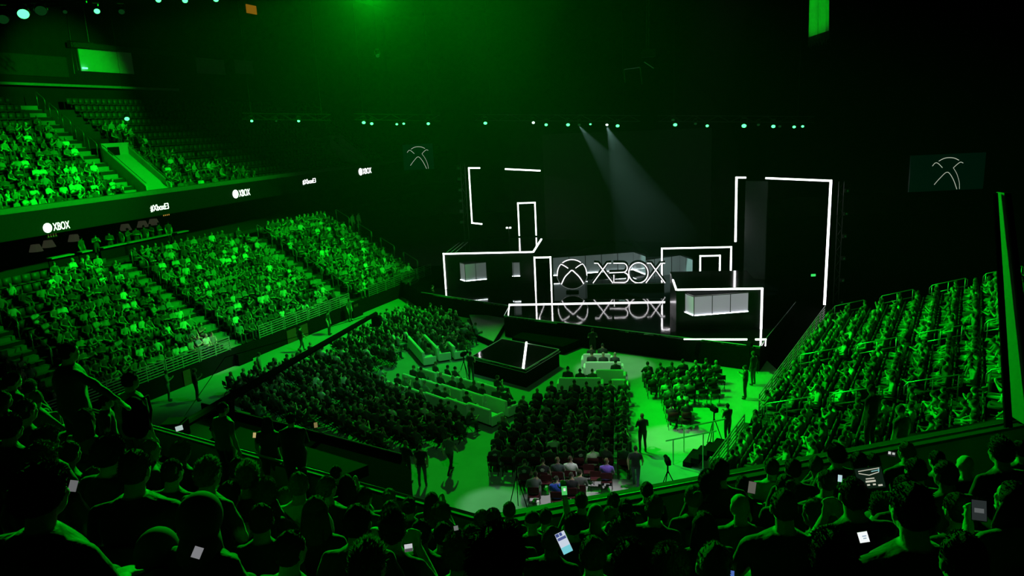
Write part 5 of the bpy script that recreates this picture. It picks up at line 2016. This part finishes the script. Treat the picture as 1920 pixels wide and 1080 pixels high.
# people on their feet near the left arm of the balcony
for (x, y, w, pose, az, col, hair, lab) in (
        (129, 661, 32, 'stand_point', 35, DK, 'short', 'large dark person standing with one arm out on the left steps'),
        (245, 714, 29, 'stand', 25, (0.16, 0.17, 0.16), 'short', 'standing person in pale jacket with backpack on the left steps'),
        (418, 766, 21, 'stand', 30, (0.10, 0.11, 0.10), 'crop', 'person standing at the tail of the jib arm'),
        (502, 792, 19, 'stand', 10, DK, 'long', 'dark person standing before the low black wall'),
        (545, 786, 20, 'stand_folded', -10, DK, 'short', 'dark broad person standing at the low black wall'),
        (200, 752, 22, 'stand', 60, DK, 'short', 'person half hidden between the two standing figures')):
    close_person(pose, dep(x, y, 0.195 * FPX / w), rz_of(az), col, lab, 'people standing near the balcony steps', hair)
for i, (x, y, d_) in enumerate(((1637, 729, 17.5), (1692, 768, 15.5))):
    P = dep(x, y, d_)
    low_person('stand', P - EZ * 1.62, rz_of(-30), (0.008, 0.008, 0.008), ('tall dark silhouette standing low in the right stand', 'nearer dark silhouette standing against the right stand')[i], 'dark people standing below the right parapet')
A_, B_ = at(1690, 826, 6.0), at(1890, 793, 6.0)
_X = (B_ - A_).normalized()
struct('wall_near_stand', b_box((A_ + B_) / 2 - EZ * 0.12, ((B_ - A_).length, 0.5, 0.24), _X, EZ.cross(_X), EZ), M_conc, 'grey concrete ledge below the right parapet')
P = dep(245, 714, 0.195 * FPX / 29)
bp = thing('backpack', 'large black backpack on the standing person in pale jacket', 'backpack', P + Vector((0.10, -0.20, -0.66)), rz_of(25))
bm = B()
ell(bm, (0, 0, 0.24), (0.19, 0.13, 0.28), 18, 12)
obj('pack', bm, M_blackcloth, bp, True)
bm = B()
ell(bm, (0, -0.10, 0.14), (0.13, 0.07, 0.12), 14, 8)
obj('pocket', bm, M_blackcloth, bp, True)
for s in (-1, 1):
    obj('strap', b_tube([(0.09 * s, 0.06, 0.47), (0.10 * s, 0.13, 0.50), (0.11 * s, 0.14, 0.30), (0.1 * s, 0.08, 0.06)], 0.018, 6), M_blackcloth, bp, True)
# platform they stand on, past the parapet
A = [at(415, 830, 6.3), at(640, 892, 6.3), at(690, 872, 6.3), at(450, 800, 6.3)]
bm = B()
prism(bm, [p - EZ * 0.25 for p in A], EZ * 0.25)
struct('floor_camera_platform', bm, M_black, 'small black platform past the near parapet')

# low black wall with a pale top line in front of the floor blocks
W0, W1, W2 = at(378, 757, 2.2), at(563, 803, 2.2), at(752, 852, 2.2)
wt = thing('crew_platform', 'low crew platform with green lit top behind the black wall', 'platform', (W0.x, W0.y, 0))
bm = B()
gp = [at(296, 806, 1.6), at(405, 757, 1.6), at(470, 775, 1.6), at(360, 845, 1.6)]
prism(bm, [p - wt.location - EZ * 1.6 for p in gp], EZ * 1.6)
obj('deck', bm, M_floor, wt)
NB = [at(405, 800, 2.0), at(430, 775, 2.0), W1 - EZ * 0.2, W2 - EZ * 0.2, at(770, 880, 2.0), at(770, 960, 2.0), at(420, 870, 2.0)]
bm = B()
prism(bm, [p - wt.location - EZ * (p.z - 0.02) for p in NB], EZ * 1.95)
obj('added_dark_cover', bm, M_black, wt)  # black filler added to hide the bright floor between wall and parapet
for a, b in ((W0, W1), (W1, W2)):
    X = (b - a)
    ln = X.length
    X.normalize()
    c = (a + b) / 2 - wt.location
    obj('wall_panel', b_box(Vector((c.x, c.y, 1.1)), (ln, 0.08, 2.2), X, EZ.cross(X), EZ), M_black, wt)
    obj('top_line', b_box(Vector((c.x, c.y, 2.22)), (ln, 0.05, 0.04), X, EZ.cross(X), EZ), mat('dull_edge', (0.12, 0.12, 0.12), 0.7, noise=0.2, spec=0.1), wt)

# --- phones, tablet


def screen_mat(name, col, st):
    return mat(name, (0.02, 0.02, 0.02), 0.3, emit=col, estr=st)


def phone(x, y, d, tilt, roll, col, st, label, w=0.075, h=0.15, ui=None):
    P = dep(x, y, d)
    t = thing('phone', label, 'phone', P, 0, None)
    v = (CO + EZ * 0.0 - P).normalized()
    rot = v.to_track_quat('Z', 'Y').to_matrix() @ Matrix.Rotation(roll, 3, 'Z') @ Matrix.Rotation(tilt, 3, 'X')
    t.rotation_euler = rot.to_euler()
    obj('case', b_box((0, 0, -0.004), (w, h, 0.008), bev=0.002), M_black, t)
    s = obj('display', b_box((0, 0, 0.001), (w * 0.92, h * 0.92, 0.002)), screen_mat('display_%s_%d' % (''.join('%02d' % int(c * 99) for c in col), int(st * 100)), col, st), t)
    for (cx_, cy_, sx_, sy_, c2, s2) in (ui or ()):
        obj('tile', b_box((cx_ * w, cy_ * h, 0.003), (sx_ * w, sy_ * h, 0.001)), screen_mat('tile_%s_%d' % (''.join('%02d' % int(c * 99) for c in c2), int(s2 * 100)), c2, s2), s)
    return t


phone(1057, 1017, 3.9, 0.35, 0.42, (0.75, 0.85, 1.0), 0.75, 'bright phone showing a list of pictures, lower centre', 0.058, 0.125,
      [(-0.28, 0.38, 0.3, 0.14, (0.1, 0.15, 0.5), 0.5), (0.05, 0.38, 0.25, 0.14, (0.1, 0.15, 0.5), 0.5), (0.0, 0.2, 0.8, 0.12, (0.15, 0.2, 0.55), 0.5), (0, -0.32, 0.9, 0.3, (0.25, 0.85, 0.95), 0.7)])
phone(766, 1027, 3.6, 0.6, 0.02, (0.75, 0.78, 0.8), 0.7, 'phone with white screen low in the left centre', 0.042, 0.045, [(0, -0.25, 0.9, 0.4, (0.3, 0.3, 0.3), 0.25)])
phone(1619, 1007, 3.7, 0.45, 0.35, (0.95, 1.0, 1.0), 0.95, 'brightest white phone held low on the right', 0.05, 0.06, [(0.1, 0.1, 0.4, 0.08, (0.4, 0.6, 0.8), 0.6), (0.1, -0.1, 0.3, 0.08, (0.4, 0.6, 0.7), 0.6)])
phone(370, 1036, 3.5, 0.3, -0.55, (0.45, 0.45, 0.48), 0.45, 'grey lit phone in the lap of the hooded person', 0.045, 0.058)
phone(1575, 897, 7.0, 0.2, 0.0, (0.6, 0.85, 0.9), 0.8, 'small bright phone left of the tablet', 0.04, 0.07)
phone(1058, 920, 9.6, 0.0, 0.05, (0.12, 0.9, 0.2), 0.6, 'phone held high taking a green picture of the stage', 0.075, 0.12, [(0.05, 0.1, 0.4, 0.3, (0.9, 1.0, 0.9), 0.8)])
phone(137, 911, 4.2, 0.3, -0.4, (0.5, 0.5, 0.52), 0.25, 'grey phone between the curly heads on the left', 0.045, 0.07)
phone(1836, 957, 4.6, 0.5, 0.1, (0.2, 0.25, 0.25), 0.10, 'dim phone with dark page held on the right', 0.085, 0.15, [(0, 0.0, 0.6, 0.2, (0.5, 0.55, 0.55), 0.2)])
phone(1367, 1076, 3.4, 0.3, 0.0, (0.12, 0.25, 0.8), 0.6, 'blue lit phone cut by the bottom edge', 0.05, 0.035)
phone(855, 990, 4.6, 0.6, 0.1, (0.5, 0.55, 0.52), 0.3, 'faint phone held low before the centre heads', 0.03, 0.035)
phone(1672, 851, 8.4, 0.0, -0.05, (0.1, 0.12, 0.12), 0.1, 'camera display with pale figures held above the rail', 0.09, 0.06, [(-0.25, 0.1, 0.3, 0.5, (0.8, 0.85, 0.8), 0.7), (0.2, 0.1, 0.3, 0.4, (0.8, 0.85, 0.8), 0.6)])
phone(1410, 914, 7.2, 0.0, -0.1, (0.35, 0.34, 0.28), 0.3, 'cream paper page beside the bald head, lightness put in as glow', 0.075, 0.12)  # a paper page; its emission stands in for light falling on it
phone(477, 816, 12, 0.0, -0.2, (0.95, 0.75, 0.3), 0.5, 'small amber display past the parapet', 0.05, 0.09)
phone(336, 803, 14, 0.0, 0.1, (0.7, 0.9, 0.85), 0.6, 'small bright monitor at the tail of the jib', 0.14, 0.10)
phone(592, 797, 20, 0.0, 0.0, (0.7, 0.55, 0.2), 0.3, 'amber monitor on the crew platform', 0.10, 0.15)
P = dep(1631, 896, 4.6)
tb = thing('tablet', 'tablet held up showing a dark drawing page with white notes', 'tablet', P)
tb.rotation_euler = ((CO - P).normalized().to_track_quat('Z', 'Y').to_matrix() @ Matrix.Rotation(0.28, 3, 'Z')).to_euler()
tb.scale = (0.82, 0.82, 0.82)
obj('case', b_box((0, 0, -0.006), (0.2, 0.165, 0.012), bev=0.004), mat('tablet_case', (0.25, 0.26, 0.25), 0.5, noise=0.1), tb)
s = obj('display', b_box((0, 0, 0.001), (0.185, 0.15, 0.002)), screen_mat('tablet_dark', (0.02, 0.05, 0.03), 0.25), tb)
for a, b, c2 in (((-0.07, 0.055), (0.08, 0.065), (0.75, 0.75, 0.6)), ((-0.07, 0.04), (0.0, 0.02), (0.75, 0.75, 0.6)), ((0.0, 0.02), (0.07, 0.035), (0.75, 0.75, 0.6)), ((0.07, 0.035), (0.075, 0.06), (0.3, 0.75, 0.75)), ((0.02, 0.045), (0.07, 0.05), (0.3, 0.75, 0.75))):
    obj('drawn_line', b_tube([(*a, 0.003), (*b, 0.003)], 0.003, 4), screen_mat('ink_%d' % int(c2[0] * 100), c2, 0.7), s)
for (cx_, cy_, sx_, sy_) in ((0.0, -0.005, 0.06, 0.008), (0.0, -0.025, 0.07, 0.014), (-0.02, -0.05, 0.02, 0.012), (0.02, -0.05, 0.02, 0.012), (0.06, -0.06, 0.03, 0.012)):
    obj('note', b_box((cx_, cy_, 0.003), (sx_, sy_, 0.001)), screen_mat('ink_75', (0.75, 0.75, 0.6), 0.7), s)

# --- jib crane over the left floor block
J0, J1, J2 = dep(328, 806, 17), dep(432, 745, 23), dep(705, 588, 34)
jb = thing('camera_jib', 'long black camera jib reaching over the left floor block', 'camera crane', at(435, 800, 1.6))
o0 = jb.location
obj('arm', b_tube([J0 - o0, J1 - o0, J2 - o0], [0.10, 0.14, 0.10], 8), M_black, jb)
obj('column', b_tube([Vector((0, 0, 0)), J1 - o0], 0.12, 8), M_black, jb)
obj('counterweight', b_box(J0 - o0, (0.5, 0.5, 0.45), bev=0.04), M_black, jb)
obj('camera_head', b_box(J2 - o0 - EZ * 0.35, (0.4, 0.5, 0.45), bev=0.04), M_black, jb)
obj('tension_cable', b_tube([J0 - o0, J1 - o0 + EZ * 1.3, J2 - o0], 0.012, 4), M_black, jb)
for k in range(3):
    a = D(120 * k + 20)
    obj('leg', b_tube([EZ * 0.9, a * 0.9], 0.035, 6), M_black, jb)


def tripod(label, P, h=1.5, rz=0.0, cam_=True):
    t = thing('tripod_camera', label, 'camera', P, rz)
    for k in range(3):
        obj('leg', b_tube([EZ * (h - 0.25), D(120 * k) * 0.45], 0.018, 6), M_black, t)
    obj('column', b_tube([EZ * (h - 0.35), EZ * h], 0.03, 6), M_black, t)
    if cam_:
        obj('body', b_box(EZ * (h + 0.12), (0.18, 0.38, 0.2), bev=0.02), M_black, t)
        obj('lens', b_tube([Vector((0, 0.19, h + 0.12)), Vector((0, 0.42, h + 0.12))], [0.06, 0.075], 12), M_black, t)
        obj('handle', b_tube([Vector((0, -0.15, h + 0.22)), Vector((0, -0.1, h + 0.3)), Vector((0, 0.12, h + 0.3)), Vector((0, 0.16, h + 0.22))], 0.012, 6), M_black, t)
    return t


tripod('tripod camera before the right barrier steps', at(1338, 838, 0), 1.55, rz_of(-20))
tripod('small tripod on the near floor edge below the walkway', at(1252, 922, 0), 1.1, rz_of(0))
tripod('tripod camera left of the small platform', at(872, 718, 0), 1.5, rz_of(30))
tripod('tripod camera by the far right barrier', at(1404, 700, 0), 1.5, rz_of(-20))
tripod('tall thin stand at the left end of the white light', at(972, 960, 0), 1.7, 0, False)
# light patches of paper and bags at the near floor edge
for i, (x, y, sx, sy) in enumerate(((1115, 935, 0.5, 0.4), (1003, 938, 0.35, 0.3), (1053, 942, 0.4, 0.25), (993, 945, 0.2, 0.2))):
    o = obj('paper_sheet', b_box(at(x, y, 0.012), (sx, sy, 0.012)), M_white)
    tag(o, ['white sheet on the floor right of the maroon chairs', 'small white sheet under the grey jacket chair', 'white sheet under the blue shirt chair', 'tiny white scrap left of the sheets'][i], 'paper', 'white sheets on the floor edge')

# steps from the right stand to the floor
sp_ = thing('floor_steps', 'short black steps with two hand rails below the right barrier', 'steps', at(1318, 868, 0))
for k in range(4):
    obj('step', b_box(SR.w * (-0.45 + 0.32 * k) + EZ * (0.11 + 0.22 * k), (1.3, 0.32, 0.22 + 0.0), SR.u, SR.w, EZ), M_black, sp_)
for s in (-0.65, 0.65):
    a, b = SR.u * s - SR.w * 1.3 + EZ * 0.95, SR.u * s + SR.w * 0.7 + EZ * 1.75
    obj('hand_bar', b_tube([a, b], 0.03, 6), M_steel, sp_)
    for k in (0.15, 0.75):
        p = a.lerp(b, k)
        obj('post', b_tube([Vector((p.x, p.y, 0)), p], 0.025, 6), M_steel, sp_)

# leaning post at the right end of the balcony: an open channel whose inner wall faces the lamps
b0 = dep(1884, 800, 13.4)
cp = thing('leaning_post', 'tall leaning post with green lit face at the right balcony end', 'post', b0)


def lean(nm, bot, top, m):
    bm = B()
    vs = [bm.verts.new(v - b0) for v in bot + top]
    for f in ((0, 1, 2, 3), (4, 7, 6, 5), (0, 4, 5, 1), (1, 5, 6, 2), (2, 6, 7, 3), (3, 7, 4, 0)):
        bm.faces.new([vs[i] for i in f])
    return obj(nm, bm, m, cp)


def quad(xa, xb, y, d, back):
    a, b = dep(xa, y, d), dep(xb, y, d)
    return [a, b, b + back, a + back]


BK = Vector((0.035, 0.05, 0))
lean('bright_edge', quad(1882, 1885.5, 802, 13.4, BK), quad(1861.5, 1863.5, 362, 14.0, BK), M_steel)
lean('dark_band', quad(1885.5, 1899, 802, 13.4, BK), quad(1863.5, 1871, 362, 14.0, BK), M_black)
lean('pale_face', quad(1930, 1934, 802, 13.2, Vector((0.03, 0.50, 0))), quad(1883, 1886, 362, 13.9, Vector((0.02, 0.26, 0))), mat('post_face', (0.13, 0.135, 0.13), 0.7, noise=0.15))
lean('outer_band', quad(1934, 1950, 802, 13.2, BK), quad(1886, 1896, 362, 13.9, BK), M_black)
lean('back_web', quad(1896, 1936, 802, 14.6, BK), quad(1872, 1886, 362, 14.7, BK), M_black)

# lounge under the ribbon board: counters, lampshades and people
for i, (x, y, ln) in enumerate(((115, 488, 1.6), (160, 478, 0.8), (215, 463, 2.2), (262, 455, 2.6), (303, 448, 1.5), (340, 442, 1.2))):
    P = on_plane(x, y, SU.p(0, 0.9, 0), SU.w)
    P.z = 6.7
    t = thing('counter', 'pale edged lounge counter, %s from the left end' % ORD[i], 'counter', Vector((P.x, P.y, 5.9)), 0, 'lounge counters under the ribbon board')
    obj('top', b_box(EZ * 0.85, (ln, 0.45, 0.07), SU.u, SU.w, EZ), M_conc, t)
    obj('front', b_box(EZ * 0.41 + SU.w * 0.1, (ln, 0.08, 0.82), SU.u, SU.w, EZ), M_black, t)
M_shade = mat('lampshade', (0.6, 0.55, 0.4), 0.7, emit=(0.8, 0.75, 0.5), estr=0.025)
for i, (x, y) in enumerate(((67, 465), (91, 457), (139, 446), (235, 426), (267, 420), (288, 416))):
    P = on_plane(x, y, SU.p(0, 3.5, 0), SU.w)
    t = thing('pendant_lamp', 'pale lounge pendant lamp, %s from the left end' % ORD[i], 'lamp', P, 0, 'lamp shades of the lounge')
    obj('shade', b_tube([EZ * -0.22, EZ * 0.22], [0.42, 0.26], 10), M_shade, t)
    obj('cord', b_tube([EZ * 0.22, EZ * 0.9], 0.012, 4), M_black, t)
for i, x in enumerate((150, 178, 205, 226, 240, 256, 272, 285, 300, 318)):
    P = on_plane(x, 445, SU.p(0, 1.9, 0), SU.w)
    P.z = 5.9
    low_person(('stand', 'stand_hold', 'stand_folded')[i % 3], P, rz_of(100 + 30 * (i % 4)), (0.03, 0.03, 0.03), 'dark figure standing in the lounge under the ribbon, %s from left' % ORD[i], 'people standing in the lounge')

# ------------------------------------------------------------------ stage haze in the upper arena
hz = bpy.data.materials.new('haze')
hz.use_nodes = True
hz.node_tree.nodes.clear()
_o = hz.node_tree.nodes.new('ShaderNodeOutputMaterial')
_v = hz.node_tree.nodes.new('ShaderNodeVolumeScatter')
_v.inputs['Color'].default_value = (1, 1, 1, 1)
_v.inputs['Density'].default_value = 0.00028
_v.inputs['Anisotropy'].default_value = 0.45
hz.node_tree.links.new(_v.outputs[0], _o.inputs['Volume'])
o = obj('haze', b_box((-2, 45, 17), (70, 52, 24)), hz)
o['kind'] = 'stuff'
o['label'] = 'thin green stage haze hanging under the roof'

h2 = hz.copy()
h2.name = 'stage_haze'
[n for n in h2.node_tree.nodes if n.type == 'VOLUME_SCATTER'][0].inputs['Density'].default_value = 0.003
bm = B()
ell(bm, dep(1165, 330, 55.5), (9.0, 3.6, 8.0), 32, 20)
o = obj('smoke', bm, h2)
o['kind'] = 'stuff'
o['label'] = 'thin smoke catching two white beams above the stage'
